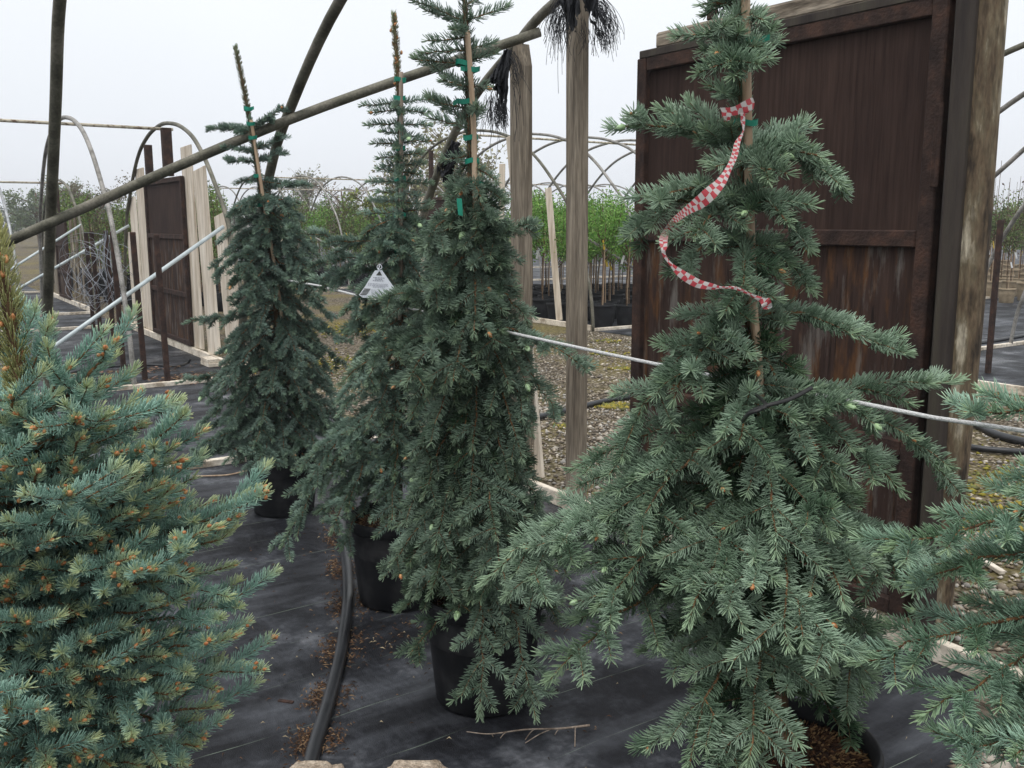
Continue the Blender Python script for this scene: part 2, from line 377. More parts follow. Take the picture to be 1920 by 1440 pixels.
def fabric_mat():
    m = bpy.data.materials.new('woven_ground_fabric'); m.use_nodes = True; t = m.node_tree; b = t.nodes['Principled BSDF']
    co = t.nodes.new('ShaderNodeTexCoord'); mp = t.nodes.new('ShaderNodeMapping'); mp.inputs['Rotation'].default_value = (0, 0, AZ)
    t.links.new(co.outputs['Object'], mp.inputs[0])
    def noise(sc, det, st=None, ro=.6):
        v = mp.outputs[0]
        if st:
            m2 = t.nodes.new('ShaderNodeMapping'); m2.inputs['Scale'].default_value = st; t.links.new(v, m2.inputs[0]); v = m2.outputs[0]
        n = t.nodes.new('ShaderNodeTexNoise'); n.inputs['Scale'].default_value = sc; n.inputs['Detail'].default_value = det
        n.inputs['Roughness'].default_value = ro; t.links.new(v, n.inputs['Vector']); return n
    def ramp(n, st):
        r = t.nodes.new('ShaderNodeValToRGB'); t.links.new(n.outputs[0], r.inputs[0]); cr = r.color_ramp
        cr.elements[0].position, cr.elements[0].color = st[0][0], (*st[0][1], 1)
        cr.elements[1].position, cr.elements[1].color = st[-1][0], (*st[-1][1], 1)
        for p, c in st[1:-1]:
            e = cr.elements.new(p); e.color = (*c, 1)
        return r
    a = ramp(noise(2.2, 9, ro=.68), [(.38, (.006, .0065, .009)), (.48, (.012, .013, .017)), (.56, (.032, .035, .043)), (.70, (.15, .158, .178))])
    d = ramp(noise(38, 6), [(.35, (.7, .7, .7)), (.7, (1.35, 1.33, 1.3))])
    mu = t.nodes.new('ShaderNodeMixRGB'); mu.blend_type = 'MULTIPLY'; mu.inputs[0].default_value = 1
    t.links.new(a.outputs[0], mu.inputs[1]); t.links.new(d.outputs[0], mu.inputs[2])
    st_ = ramp(noise(1.1, 7, (.45, 1.9, 1), .66), [(.50, (0, 0, 0)), (.60, (.22, .22, .22)), (.70, (.65, .65, .65))])
    ms = t.nodes.new('ShaderNodeMixRGB'); t.links.new(st_.outputs[0], ms.inputs[0]); t.links.new(mu.outputs[0], ms.inputs[1])
    ms.inputs[2].default_value = (.135, .145, .165, 1); mu = ms
    # stitched marker lines along U every 0.3 m, slightly wavy
    sp = t.nodes.new('ShaderNodeSeparateXYZ'); t.links.new(mp.outputs[0], sp.inputs[0])
    wv = noise(1.3, 2); wm = t.nodes.new('ShaderNodeMath'); wm.operation = 'MULTIPLY_ADD'; wm.inputs[1].default_value = .06
    t.links.new(wv.outputs[0], wm.inputs[0]); t.links.new(sp.outputs[1], wm.inputs[2])
    pp = t.nodes.new('ShaderNodeMath'); pp.operation = 'PINGPONG'; pp.inputs[1].default_value = .15; t.links.new(wm.outputs[0], pp.inputs[0])
    lt = t.nodes.new('ShaderNodeMath'); lt.operation = 'LESS_THAN'; lt.inputs[1].default_value = .0015; t.links.new(pp.outputs[0], lt.inputs[0])
    br = ramp(noise(3, 3), [(.42, (0, 0, 0)), (.6, (.55, .55, .55))])
    ml = t.nodes.new('ShaderNodeMath'); ml.operation = 'MULTIPLY'; t.links.new(lt.outputs[0], ml.inputs[0]); t.links.new(br.outputs[0], ml.inputs[1])
    mx = t.nodes.new('ShaderNodeMixRGB'); t.links.new(ml.outputs[0], mx.inputs[0]); t.links.new(mu.outputs[0], mx.inputs[1])
    mx.inputs[2].default_value = (.26, .32, .25, 1)
    t.links.new(mx.outputs[0], b.inputs['Base Color'])
    rr = ramp(noise(1.1, 5), [(.40, (.66, .66, .66)), (.58, (.52, .52, .52)), (.64, (.32, .32, .32))])
    t.links.new(rr.outputs[0], b.inputs['Roughness']); b.inputs['Specular IOR Level'].default_value = .22
    n1 = noise(3.2, 4, (1, .45, 1)); n2 = noise(260, 2)
    ad = t.nodes.new('ShaderNodeMath'); ad.operation = 'MULTIPLY_ADD'; ad.inputs[1].default_value = .05
    t.links.new(n2.outputs[0], ad.inputs[0]); t.links.new(n1.outputs[0], ad.inputs[2])
    bp = t.nodes.new('ShaderNodeBump'); bp.inputs['Strength'].default_value = .8; bp.inputs['Distance'].default_value = .06
    t.links.new(ad.outputs[0], bp.inputs['Height']); t.links.new(bp.outputs[0], b.inputs['Normal'])
    return m
GR, FB = ground_gravel(), fabric_mat()
def sheet(name, quad, z, m):
    o = link(name, [(*q[:2], z) for q in quad], [(0, 1, 2, 3)], m); return tag(o, kind='structure')
sheet('ground', [(-250, -60, 0), (250, -60, 0), (250, 330, 0), (-250, 330, 0)], 0.0, GR)
sheet('ground_fabric', [W(-30, -30), W(-.02, -30), W(-.02, 60), W(-30, 60)], .004, FB)
sheet('ground_fabric', [W(5.66, -30), W(60, -30), W(60, 60), W(5.66, 60)], .004, FB)

def inst_scatter(name, P, size, tones, mat_, label, cat, parent=None, flat=.6, seed=1):
    """one mesh of many small irregular stones"""
    r = np.random.default_rng(seed); n = len(P)
    base = np.array([(1, 0, 0), (-1, 0, 0), (0, 1, 0), (0, -1, 0), (0, 0, 1), (0, 0, -1)], float)
    f = np.array([(0, 2, 4), (2, 1, 4), (1, 3, 4), (3, 0, 4), (2, 0, 5), (1, 2, 5), (3, 1, 5), (0, 3, 5)], np.int32)
    V = base[None] * (1 + r.uniform(-.35, .35, (n, 6, 1))) + r.uniform(-.25, .25, (n, 6, 3))
    ang = r.uniform(0, 6.28, n); c, s = np.cos(ang), np.sin(ang)
    sc = size * r.lognormal(0, .35, n)
    X = V[:, :, 0] * sc[:, None] * r.uniform(.7, 1.3, n)[:, None]; Yy = V[:, :, 1] * sc[:, None]; Z = V[:, :, 2] * sc[:, None] * flat
    vv = np.stack([X * c[:, None] - Yy * s[:, None], X * s[:, None] + Yy * c[:, None], Z], -1) + P[:, None, :]
    F = (f[None] + (np.arange(n) * 6)[:, None, None]).reshape(-1, 3)
    tn = np.asarray(tones)[r.integers(0, len(tones), n)] * r.uniform(.7, 1.2, (n, 1))
    o = link(name, vv.reshape(-1, 3), F, mat_, parent, colors=np.repeat(tn, 6, 0))
    return tag(o, label, cat, kind='stuff')
def scatter_uv(n, u0, u1, v0, v1, z=.006):
    a = rng.uniform(u0, u1, n); b = rng.uniform(v0, v1, n); P = ORG + a[:, None] * Uv + b[:, None] * Vv; P[:, 2] = z; return P
stones = [(.42, .36, .28), (.30, .25, .19), (.50, .45, .38), (.20, .16, .12), (.35, .33, .30), (.13, .11, .09)]
inst_scatter('gravel', np.concatenate([scatter_uv(9000, .06, 2.2, -7, 1.0), scatter_uv(15000, .06, 5.5, -5, 4.6), scatter_uv(1800, -.6, -.06, -5.6, -4.7)]),
             .012, stones, M['pebble'], 'loose tan and grey gravel covering the alley between the greenhouses', 'gravel', seed=3)
# moss cushions among the gravel
mp_ = []
for (px, py, n, w) in [(1150, 762, 260, .16), (1166, 692, 90, .10), (1135, 664, 120, .2), (640, 620, 500, 1.0), (600, 680, 500, .8), (395, 600, 200, .5), (1880, 900, 350, .6), (1850, 960, 250, .6), (1060, 800, 60, .1), (1140, 640, 80, .2)]:
    g = G(px, py); k = rng.normal(0, 1, (n, 3)) * [w * .5, w * .5, 0]; q = g + k; q[:, 2] = .008; mp_.append(q)
mossP = np.concatenate(mp_); uu = (mossP - ORG) @ Uv; mossP = mossP[(uu > .08) & (uu < 5.5)]
inst_scatter('moss', mossP, .016, [(.22, .19, .03), (.14, .15, .04), (.30, .24, .05), (.12, .12, .05)], M['pebble'],
             'yellow green moss cushions growing in the gravel', 'moss', seed=5)

# ------------------------------------------------------------------ conifer generator
class Spruce:
    def __init__(s, seed, nl, dens, width=.0014, fine=True, tones=((.085, .150, .130), (.045, .085, .050)), tip=(.20, .27, .12)):
        s.r = np.random.default_rng(seed); s.nl = nl; s.dens = dens; s.w = width; s.fine = fine
        s.tones = np.array(tones); s.tip = np.array(tip)
        s.B = []; s.D = []; s.L = []; s.T = []; s.C = []; s.wood = MB(); s.buds = []; s.gb = []
        s.pb = .35; s.pg = .05; s.budr = .0045; s.tipk = .5; s.cluster = False; s.young = 1.0
    def clothe(s, pts, tone=None, k=1.0, start=0.0, length=None, roff=0.0):
        pts = np.asarray(pts, float); seg = np.diff(pts, axis=0); sl = np.linalg.norm(seg, axis=1); Lt = sl.sum()
        n = int(Lt * (1 - start) * s.dens * k)
        if n < 4: return
        if tone is None:
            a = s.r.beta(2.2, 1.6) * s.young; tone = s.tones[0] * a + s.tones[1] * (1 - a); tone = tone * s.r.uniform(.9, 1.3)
        cum = np.concatenate([[0], np.cumsum(sl)]) / Lt
        q = start + (1 - start) * np.sort(s.r.random(n)); i = np.clip(np.searchsorted(cum, q) - 1, 0, len(sl) - 1)
        f = (q - cum[i]) / (cum[i + 1] - cum[i] + 1e-9); P = pts[i] + seg[i] * f[:, None]
        t = seg[i] / sl[i][:, None]
        up = Zv - t * (t @ Zv)[:, None]; ul = np.linalg.norm(up, axis=1)
        alt = np.array([1.0, 0, 0]) - t * t[:, :1]
        up = np.where((ul < .15)[:, None], alt, up); up /= np.linalg.norm(up, axis=1)[:, None]
        sd_ = np.cross(t, up)
        ph = s.r.uniform(-math.pi, math.pi, n); ph = ph * (1 - .16 * (np.abs(ph) / math.pi) ** 2)
        rad = np.cos(ph)[:, None] * up + np.sin(ph)[:, None] * sd_; P = P + rad * roff
        th = np.radians(s.r.normal(64, 6, n)); th = th * (1 - .62 * np.clip((q - .86) / .14, 0, 1))
        d = np.cos(th)[:, None] * t + np.sin(th)[:, None] * rad + .12 * Zv + s.r.normal(0, .045, (n, 3))
        d /= np.linalg.norm(d, axis=1)[:, None]
        ln = s.nl * (length or 1.0) * s.r.uniform(.78, 1.1, n) * (1 - .22 * np.clip((q - .8) / .2, 0, 1)) * np.clip(.75 + q * 2, 0, 1)
        c = tone[None] * s.r.uniform(.82, 1.18, (n, 1)); kk = s.tipk * np.clip((q - .7) / .3, 0, 1)[:, None] ** 1.5
        c = c * (1 - kk) + s.tip * kk
        s.B.append(P); s.D.append(d); s.L.append(ln); s.T.append(t); s.C.append(c)
    def bud(s, p, d, r=None, green=False):
        r = r or s.budr * s.r.uniform(.7, 1.3); (s.gb if green else s.buds).append((np.array(p), nrm(d), r))
    def endbuds(s, pts):
        d = nrm(pts[-1] - pts[-2]); u = s.r.random()
        if u < s.pg: s.bud(pts[-1] + d * .004, d, s.budr * s.r.uniform(1.2, 1.9), True)
        elif u < s.pg + s.pb:
            s.bud(pts[-1] + d * .003, d)
            for _ in range(s.r.integers(1, 4) if s.cluster else 0):
                s.bud(pts[-1] + s.r.normal(0, .007, 3) - d * s.r.uniform(.0, .02), d + s.r.normal(0, .5, 3), s.budr * .85)
    def shoot(s, p0, d0, L, grav=.3, tone=None, lvl=0, child=.5, ang=52, r0=.0022):
        n = 5; pts = [np.array(p0, float)]; d = nrm(d0)
        for i in range(n):
            d = nrm(d - Zv * grav * L * .9 + s.r.normal(0, .025, 3)); pts.append(pts[-1] + d * L / n)
        pts = np.array(pts); s.wood.tube(pts, np.linspace(r0, r0 * .45, len(pts)), 4, caps=False)
        s.clothe(pts, tone); s.endbuds(pts)
        if lvl > 0: s.sides(pts, L * child, lvl - 1, grav, ang, start=.22)
        return pts
    def sides(s, pts, cl, lvl, grav, ang=52, start=.15, gap=.088, minl=.075):
        seg = np.diff(pts, axis=0); sl = np.linalg.norm(seg, axis=1); Lt = sl.sum(); cum = np.concatenate([[0], np.cumsum(sl)])
        x = start * Lt; sg = s.r.choice([-1, 1])
        while x < Lt * .96:
            i = min(np.searchsorted(cum, x) - 1, len(seg) - 1); i = max(i, 0); f = (x - cum[i]) / sl[i]
            p = pts[i] + seg[i] * f; t = seg[i] / sl[i]
            up = nrm(Zv - t * t[2]) if abs(t[2]) < .97 else np.array([0, -1.0, 0]); sd_ = np.cross(t, up)
            for g in ((-1, 1) if s.r.random() < .75 else (sg,)):
                rel = x / Lt; a = R(ang + s.r.normal(0, 9))
                L = max(minl, 1.38 * cl * (1 - .55 * rel) * (.55 + .45 * min(1, rel / .25)) * s.r.uniform(.65, 1.15))
                d = math.cos(a) * t + math.sin(a) * g * sd_ + up * s.r.normal(.03, .11)
                s.shoot(p, d, L, grav, lvl=lvl if L > .15 else 0, child=.5, ang=50)
            if s.r.random() < .12:
                s.shoot(p, math.cos(R(45)) * t + up * s.r.choice([.7, -.6]), cl * .4 * s.r.uniform(.5, 1) + .03, grav)
            x += gap * s.r.uniform(.75, 1.3); sg = -sg
    def branch(s, p0, p1, arch=.06, cl=.16, lvl=1, grav=.5, bare=.0, r0=.006, start=.15, ang=52, gap=.088):
        p0 = np.array(p0, float); p1 = np.array(p1, float); L = np.linalg.norm(p1 - p0)
        c = (p0 + p1) / 2 + Zv * arch + s.r.normal(0, .03, 3) * L
        t = np.linspace(0, 1, 12)[:, None]; pts = (1 - t) ** 2 * p0 + 2 * t * (1 - t) * c + t ** 2 * p1
        pts[1:-1] += s.r.normal(0, min(.005, .01 * L), (10, 3))
        s.wood.tube(pts, np.linspace(r0, .0016, 12), 6, caps=False)
        s.clothe(pts, start=bare, k=.9)
        s.endbuds(pts)
        if s.pb > .3: s.bud(pts[-1], pts[-1] - pts[-2])
        s.sides(pts, cl, lvl, grav, ang, start, gap)
    def finish(s, root, stuff_buds=True):
        B, D, L, T, C = map(np.concatenate, (s.B, s.D, s.L, s.T, s.C)); n = len(B)
        e1 = np.cross(D, T); e1 /= np.linalg.norm(e1, axis=1)[:, None] + 1e-9; e2 = np.cross(D, e1)
        bend = T * .22 + Zv * .14; w = s.w * s.r.uniform(.8, 1.2, n)
        def ring(P, wd):
            o = []
            for a in (0, 2.094, 4.189): o.append(P + (math.cos(a) * e1 + math.sin(a) * e2) * wd[:, None])
            return o
        mid = B + D * (L * .5)[:, None]; far = B + (D + bend * .8) * L[:, None] * .84; tipp = B + (D + bend) * L[:, None] * .97
        if s.fine:
            V = np.stack(ring(B, w * .42) + ring(mid + bend * (L * .14)[:, None], w * .5) + ring(far, w * .45) + [tipp], 1); k = 10
            f = []
            for q in (0, 3):
                for j in range(3): j2 = (j + 1) % 3; f += [(q + j, q + j2, q + 3 + j2), (q + j, q + 3 + j2, q + 3 + j)]
            f = np.array(f + [(6, 7, 9), (7, 8, 9), (8, 6, 9)], np.int32)
        else:
            V = np.stack(ring(B, w * .45) + ring(B + (D + bend * .5) * L[:, None] * .72, w * .48) + [tipp], 1); k = 7
            f = np.array([(0, 1, 4), (0, 4, 3), (1, 2, 5), (1, 5, 4), (2, 0, 3), (2, 3, 5), (3, 4, 6), (4, 5, 6), (5, 3, 6)], np.int32)
        F = (f[None] + (np.arange(n, dtype=np.int64) * k)[:, None, None]).reshape(-1, 3).astype(np.int32)
        nd = link('needles', V.reshape(-1, 3), F, M['needle'], root, colors=np.repeat(C, k, 0), smooth=True)
        tag(nd, kind=None)
        s.wood.build('branches', M['twig'], root, smooth=True)
        for nm, lst, m in (('bud', s.buds, M['bud']), ('green_bud', s.gb, M['gbud'])):
            lst = sorted(lst, key=lambda q: float(np.linalg.norm(q[0] - CAM))); rest = MB()
            for i, (p, d, r) in enumerate(lst):
                a = nrm(np.cross(d, Zv + .01)); b = np.cross(d, a); V = [p - d * r * 1.1]; k = 6
                for h, q in ((-.6, .75), (.2, 1.0), (.9, .62)):
                    V += [p + d * r * h * 1.4 + q * r * (math.cos(j * 2 * math.pi / k) * a + math.sin(j * 2 * math.pi / k) * b) for j in range(k)]
                V.append(p + d * r * 2.1); F = []
                for j in range(k):
                    j2 = (j + 1) % k; F.append((0, 1 + j2, 1 + j)); F.append((19, 13 + j, 13 + j2))
                    for lv in (1, 7): F.append((lv + j, lv + j2, lv + k + j2)); F.append((lv + j, lv + k + j2, lv + k + j))
                if i < 90: mb = MB(); mb.add(V, F); mb.build(nm, m, root, smooth=True)
                else: rest.add(V, F)
            if rest.n: tag(rest.build(nm, m, root, smooth=True), kind='stuff')
        print('spruce', root.name, 'needles', n)

def pot(root, c, rt=.205, rb=.165, h=.38, m='pot', soil=True):
    """tapered nursery pot with a rolled rim and ribbed foot, and mulch inside"""
    def lathe(prof, k=48):
        V = []; F = []
        for (r, z) in prof:
            for j in range(k):
                a = 2 * math.pi * j / k; V.append((c[0] + r * math.cos(a), c[1] + r * math.sin(a), c[2] + z))
        for i in range(len(prof) - 1):
            for j in range(k):
                j2 = (j + 1) % k; F.append((i * k + j, i * k + j2, (i + 1) * k + j2, (i + 1) * k + j))
        return V, F
    s = h / .38
    mb = MB(); V, F = lathe([(.001, 0), (rb * .93, 0), (rb, .008 * s), (rb * 1.0, .03 * s), (rb * 1.015, .035 * s), (rt * .955, .335 * s), (rt * .955, .336 * s)]); mb.add(V, F)
    V, F = lathe([(rt * .93, .336 * s), (rt * .93, h * .6)]); mb.add(V, F)
    p = mb.build('pot', M[m], root, smooth=True)
    mb = MB(); V, F = lathe([(rt * .957, .330 * s), (rt * 1.0, .334 * s), (rt * 1.025, .345 * s), (rt * 1.03, .368 * s), (rt * 1.01, .379 * s), (rt * .975, .380 * s), (rt * .935, .372 * s), (rt * .93, .335 * s)]); mb.add(V, F)
    mb.build('rim', M[m], p, smooth=True)
    if soil:
        k = 40; V = [(c[0], c[1], c[2] + h * .86)]; F = []
        for ri, rr in enumerate((.35, .7, .94)):
            for j in range(k):
                a = 2 * math.pi * j / k; V.append((c[0] + rt * rr * math.cos(a), c[1] + rt * rr * math.sin(a), c[2] + h * .85 + random.uniform(-.008, .01)))
        for j in range(k):
            j2 = (j + 1) % k; F.append((0, 1 + j, 1 + j2))
            for q in (0, 1): F.append((1 + q * k + j, 1 + (q + 1) * k + j, 1 + (q + 1) * k + j2)); F.append((1 + q * k + j, 1 + (q + 1) * k + j2, 1 + q * k + j2))
        link('soil', V, F, M['soil'], root, smooth=True)
    return p
def mulch(root, c, rt, h, n, seed):
    r = np.random.default_rng(seed); a = r.uniform(0, 6.28, n); q = rt * .9 * np.sqrt(r.random(n))
    P = np.stack([c[0] + q * np.cos(a), c[1] + q * np.sin(a), np.full(n, c[2] + h * .87)], 1)
    blades('mulch', P, .022, .005, [(.16, .08, .04), (.09, .045, .025), (.28, .17, .08), (.04, .02, .012)], root, seed=seed, lift=.35)
def blades(name, P, ln, wd, tones, parent=None, seed=1, lift=.15, origin=None):
    """thin slivers: dry needles, bark chips, litter"""
    r = np.random.default_rng(seed); n = len(P); a = r.uniform(0, 6.28, n); l = ln * r.uniform(.4, 1.3, n)
    d = np.stack([np.cos(a), np.sin(a), r.normal(0, lift, n)], 1); sd_ = np.stack([-np.sin(a), np.cos(a), np.zeros(n)], 1) * (wd * r.uniform(.5, 1.3, n))[:, None] * .5
    z = np.array([0, 0, 1.0]) * .002
    A = P - d * l[:, None] * .5; B = P + d * l[:, None] * .5; mid = P + z * 2 + sd_ * r.normal(0, 1.5, n)[:, None]
    A[:, 2] = np.maximum(A[:, 2], P[:, 2] - .001); B[:, 2] = np.maximum(B[:, 2], P[:, 2] - .001)
    V = np.stack([A, mid - sd_, mid + sd_, B, mid + z * 2], 1)
    f = np.array([(0, 1, 4), (0, 4, 2), (1, 3, 4), (2, 4, 3)], np.int32)
    F = (f[None] + (np.arange(n) * 5)[:, None, None]).reshape(-1, 3)
    tn = np.asarray(tones)[r.integers(0, len(tones), n)] * r.uniform(.7, 1.2, (n, 1))
    return link(name, V.reshape(-1, 3), F, M['litter'], parent, origin, colors=np.repeat(tn, 5, 0))

def spine(pix, y0):
    """trunk line from sighted points at the tree's distance"""
    P = np.array([Y(px, py, y0) for px, py in pix]); return P
def at_spine(P, pix, py):
    ys = [q[1] for q in pix]; o = np.argsort(ys)
    return np.array([np.interp(py, np.array(ys)[o], P[o, k]) for k in range(3)])
def crown_fill(S, P, pix, y0, levels, rfun, drop, n_per, cl, grav, lvl=1, arch=.5, front=1.0, az_skip=None, rmin=.5, yng_lit=.3, zmin=.0):
    S.young = yng_lit  # low values darken the branches: older needles plus painted crown shade
    for py in levels:
        a0 = S.r.uniform(0, 360)
        for k in range(n_per):
            az = R(a0 + 360 * k / n_per + S.r.normal(0, 14)); r_ = rfun(py) * y0 / FPX * S.r.uniform(rmin, 1.16)
            d = np.array([math.cos(az), math.sin(az), 0])
            if az_skip and az_skip(d, py): continue
            p0 = at_spine(P, pix, py + S.r.normal(0, 8))
            dr = drop(py) * r_
            p1 = p0 + d * r_ - Zv * dr; p1[2] = max(p1[2], min(zmin + S.r.uniform(0, .08), p0[2]))
            S.branch(p0, p1, arch=arch * r_ * .35, cl=cl * (.5 + .5 * r_ / (max(rfun(py), 1) * y0 / FPX)), lvl=lvl, grav=grav)
    S.young = 1.0
def stake(root, pts, r, m, nodes=False):
    mb = MB(); pts = catmull(pts, 10); rr = np.full(len(pts), r)
    mb.tube(pts, rr, 10); return mb.build('stake', M[m], root, smooth=True)
def tie(root, c, w=.026, h=.014, tail=True, seed=0):
    """loop of green tape pressed round leader and stake with a stub of tail"""
    r = random.Random(seed); mb = MB(); k = 14; V = []; F = []
    for j in range(k):
        a = 2 * math.pi * j / k; x = w * .62 * math.cos(a); yy = w * .48 * math.sin(a)
        zz = .003 * math.sin(a * 2 + seed)
        V += [(c[0] + x, c[1] + yy, c[2] + zz - h / 2), (c[0] + x * 1.04, c[1] + yy * 1.04, c[2] + zz + h / 2)]
    for j in range(k):
        j2 = (j + 1) % k; F.append((2 * j, 2 * j2, 2 * j2 + 1, 2 * j + 1))
    mb.add(V, F)
    if tail:
        sx = r.choice([-1, 1]); p = np.array([c[0] + sx * w * .6, c[1] - w * .3, c[2]])
        q = p + np.array([sx * .014, -.006, r.uniform(-.008, .010)])
        mb.add([p + (0, 0, h * .5), p - (0, 0, h * .5), q - (0, 0, h * .6), q + (0, 0, h * .35)], [(0, 1, 2, 3)])
    o = mb.build('tie', M['tie'], root)
    return o

# ------------------------------------------------------------------ greenhouses (bare hoop frames)
PROF = [(0, 0), (.022, .17), (.09, .39), (.19, .59), (.30, .71), (.42, .82), (.56, .91), (.72, .965), (.86, .99), (1, 1)]
def hoop_pts(u, v0, w, h, prof=None, jit=0.0):
    if prof is None: prof = [(a * w / 2, b * h) for a, b in PROF]
    left = [W(u, v0 + a, b) for a, b in prof]; right = [W(u, v0 + w - a, b) for a, b in prof[::-1][1:]]
    return catmull([p + np.array([0, 0, 0]) for p in left + right], 5)
def add_tube(name, pts, r, m, parent, sides=10):
    mb = MB(); mb.tube(pts, r, sides); return mb.build(name, M[m], parent, smooth=True)
def add_beam(name, p, q, w, d, m, parent, side=None, ch=.004):
    mb = MB(); mb.beam(p, q, w, d, side, ch); return mb.build(name, M[m], parent)
def curb(root, u0, u1, v, m='newwood_h', h=.045):
    L = abs(u1 - u0); n = max(1, int(L / 3.6)); s = (u1 - u0) / n
    for i in range(n):
        a = u0 + s * i; b = a + s * .995
        add_beam('side_board', W(a, v, h / 2 + .003), W(b, v + random.uniform(-.01, .01), h / 2 + .003), h, .055, m, root, Zv)
def make_door(root, u, va, vb, h0, h1, rails, fw=.06, label=None):
    """steel framed plywood door in an end wall; va is its left side"""
    s = -1 if vb < va else 1; mb = MB(); d = .045
    def rail(h): mb.box(W(u, (va + vb) / 2, h), (Vv, Uv, Zv), (abs(vb - va) / 2 - fw - .002, d / 2, fw / 2), .005)
    for v in (va + s * fw / 2, vb - s * fw / 2): mb.box(W(u, v, (h0 + h1) / 2), (Vv, Uv, Zv), (fw / 2, d / 2 + .002, (h1 - h0) / 2), .005)
    rail(h1 - fw / 2); rail(h0 + fw / 2)
    for r_ in rails: rail(r_)
    door = mb.build('door', M['rust'], root)
    if label: door['label'] = label
    hs = [h0 + fw] + list(rails) + [h1 - fw]
    for i in range(len(hs) - 1):
        mp2 = MB(); mp2.box(W(u + .012, (va + vb) / 2, (hs[i] + hs[i + 1]) / 2), (Vv, Uv, Zv), (abs(vb - va) / 2 - fw * .6, .006, (hs[i + 1] - hs[i]) / 2 + (.018 if i == len(hs) - 2 else -.002)), .001)
        mp2.build('door_panel', M['panel_up'] if i == len(hs) - 2 else M['panel_lo'], door)
    return door

# --- the house the spruces stand in
H1 = thing('greenhouse_frame', W(0, -3.37), 'bare olive pipe greenhouse frame over the potted spruces, with a big rusty brown door', 'greenhouse', 'hoop greenhouse frames without plastic')
def half(pr): return [(a, b) for a, b in pr] + [(2.95, 2.99), (3.37, 3.03)]
hp = {0.0: [(0, 0), (.08, .6), (.22, 1.2), (.46, 1.71), (.96, 2.26), (1.49, 2.56), (1.92, 2.75)],
      -1.206: [(.02, 0), (.07, .48), (.28, 1.12), (.81, 1.86), (1.14, 2.17), (1.87, 2.62)],
      -2.33: [(0, 0), (.02, .75), (.30, 1.17), (.62, 1.59), (1.07, 2.14), (1.40, 2.55), (1.9, 2.80)]}
for u, pr in hp.items():
    pf = half(pr); L_ = [W(u, -a, b) for a, b in pf]
    mir = [(0, 0), (.08, .6), (.22, 1.2), (.46, 1.71), (.96, 2.26), (1.49, 2.56), (1.92, 2.78)]
    R_ = [W(u, -6.75 + a, b) for a, b in [(2.95, 2.99)] + mir[::-1]]
    add_tube('hoop', catmull(L_ + R_, 6), .027, 'oldpipe', H1, 14)
bq = [W(-3.5, -.10, .0), W(-3.3, -.20, .95)]
bz = np.array([W(-3.45, -.06, 1.03), W(-2.33, -.66, 1.60), W(-1.206, -1.17, 2.14), W(0.05, -1.72, 2.62)]) - .03 * Vv
bz[-1] = np.array(Y(1012, 60, bz[-1][1]))
add_tube('wind_brace', catmull(bz, 8), .026, 'oldpipe', H1, 14)
add_tube('ridge_pipe', [W(-3.4, -3.37, 3.07), W(.05, -3.37, 3.07)], .024, 'oldpipe', H1, 12)
curb(H1, -8.2, .02, 0.02)
add_beam('base_board', W(0, -.04, .045), W(0, -4.62, .045), .085, .04, 'newwood_h', H1, Zv)
add_beam('base_board', W(.05, -2.2, .02), W(.05, -4.9, .02), .035, .05, 'greywood', H1, Zv)
# grey 4x4 posts, the left one with a cut corner
def post_px(px0, u, dv, hb, ht, w, m, name='post'):
    v, _ = onU(px0[0], px0[1], u); return add_beam(name, W(u, v, hb), W(u, v + dv, ht), w, w, m, H1)
add_beam('post', W(.0, -2.13, .09), W(.0, -2.09, 2.76), .088, .088, 'greywood', H1, ch=.006)
mbp = MB(); vb_ = -1.60; a_ = .045
V = []
for (dv, h_) in ((-a_, .09), (a_, .09), (a_, 2.47), (a_ * .1, 2.58), (-a_ * .35, 2.58), (-a_, 2.46)):
    for du in (-a_, a_): V.append(W(du, vb_ + dv + (.02 * (h_ / 2.5)), h_))
F = [(0, 2, 4, 6, 8, 10), (11, 9, 7, 5, 3, 1)] + [(2 * i, 2 * i + 1, (2 * i + 3) % 12, (2 * i + 2) % 12) for i in range(6)]
mbp.add(V, F); mbp.build('post', M['greywood'], H1)
add_beam('wall_board', W(.07, -1.69, .09), W(.07, -1.37, 2.10), .075, .02, 'newwood', H1)
# door, jamb, moss-stained gate post, lintel beam
make_door(H1, 0.0, -2.585, -4.16, .12, 2.36, [.77, 1.54], .062, 'large rusty brown door panel with streaked rust and a steel frame')
mbh = MB(); mbh.box(W(-.028, -4.155, 1.86), (Vv, Uv, Zv), (.012, .006, .14), .002); mbh.tube([W(-.04, -4.172, 1.72), W(-.04, -4.172, 2.0)], .008, 8)
mbh.build('hinge', M['rust'], H1)
add_beam('dark_gap_strip', W(.062, -4.16, .1), W(.062, -4.16, 2.5), .14, .02, 'darkpost', H1)  # added dark board, stands in for the shadowed gap beside the jamb
add_beam('door_jamb', W(.0, -4.252, .1), W(.0, -4.232, 2.62), .070, .12, 'darkpost', H1, ch=.012)
v1_, h1_ = onU(1850, 10, -.02)
mbg = MB(); pts = [W(.03, onU(px_, py_, .03)[0], h_) for px_, py_, h_ in ((1745, 1150, .0), (1768, 1000, .42), (1812, 560, 1.3), (1852, 20, 2.3), (1872, -160, 2.75))]
mbg.tube(catmull(pts, 6), .060, 18); mbg.build('gate_post', M['mossypost'], H1, smooth=True)
add_beam('lintel', W(.01, -2.70, 2.425), W(.01, -4.28, 2.425), .075, .06, 'beamwood', H1, Zv, ch=.012)
add_beam('dark_gap_strip', W(.0, -2.60, 2.376), W(.0, -4.17, 2.376), .036, .05, 'darkpost', H1, Zv)  # door stop, deepened to close the dark slit under the lintel
add_beam('upright', W(.01, -3.03, 2.465), W(.01, -3.03, 2.95), .035, .035, 'rust', H1)

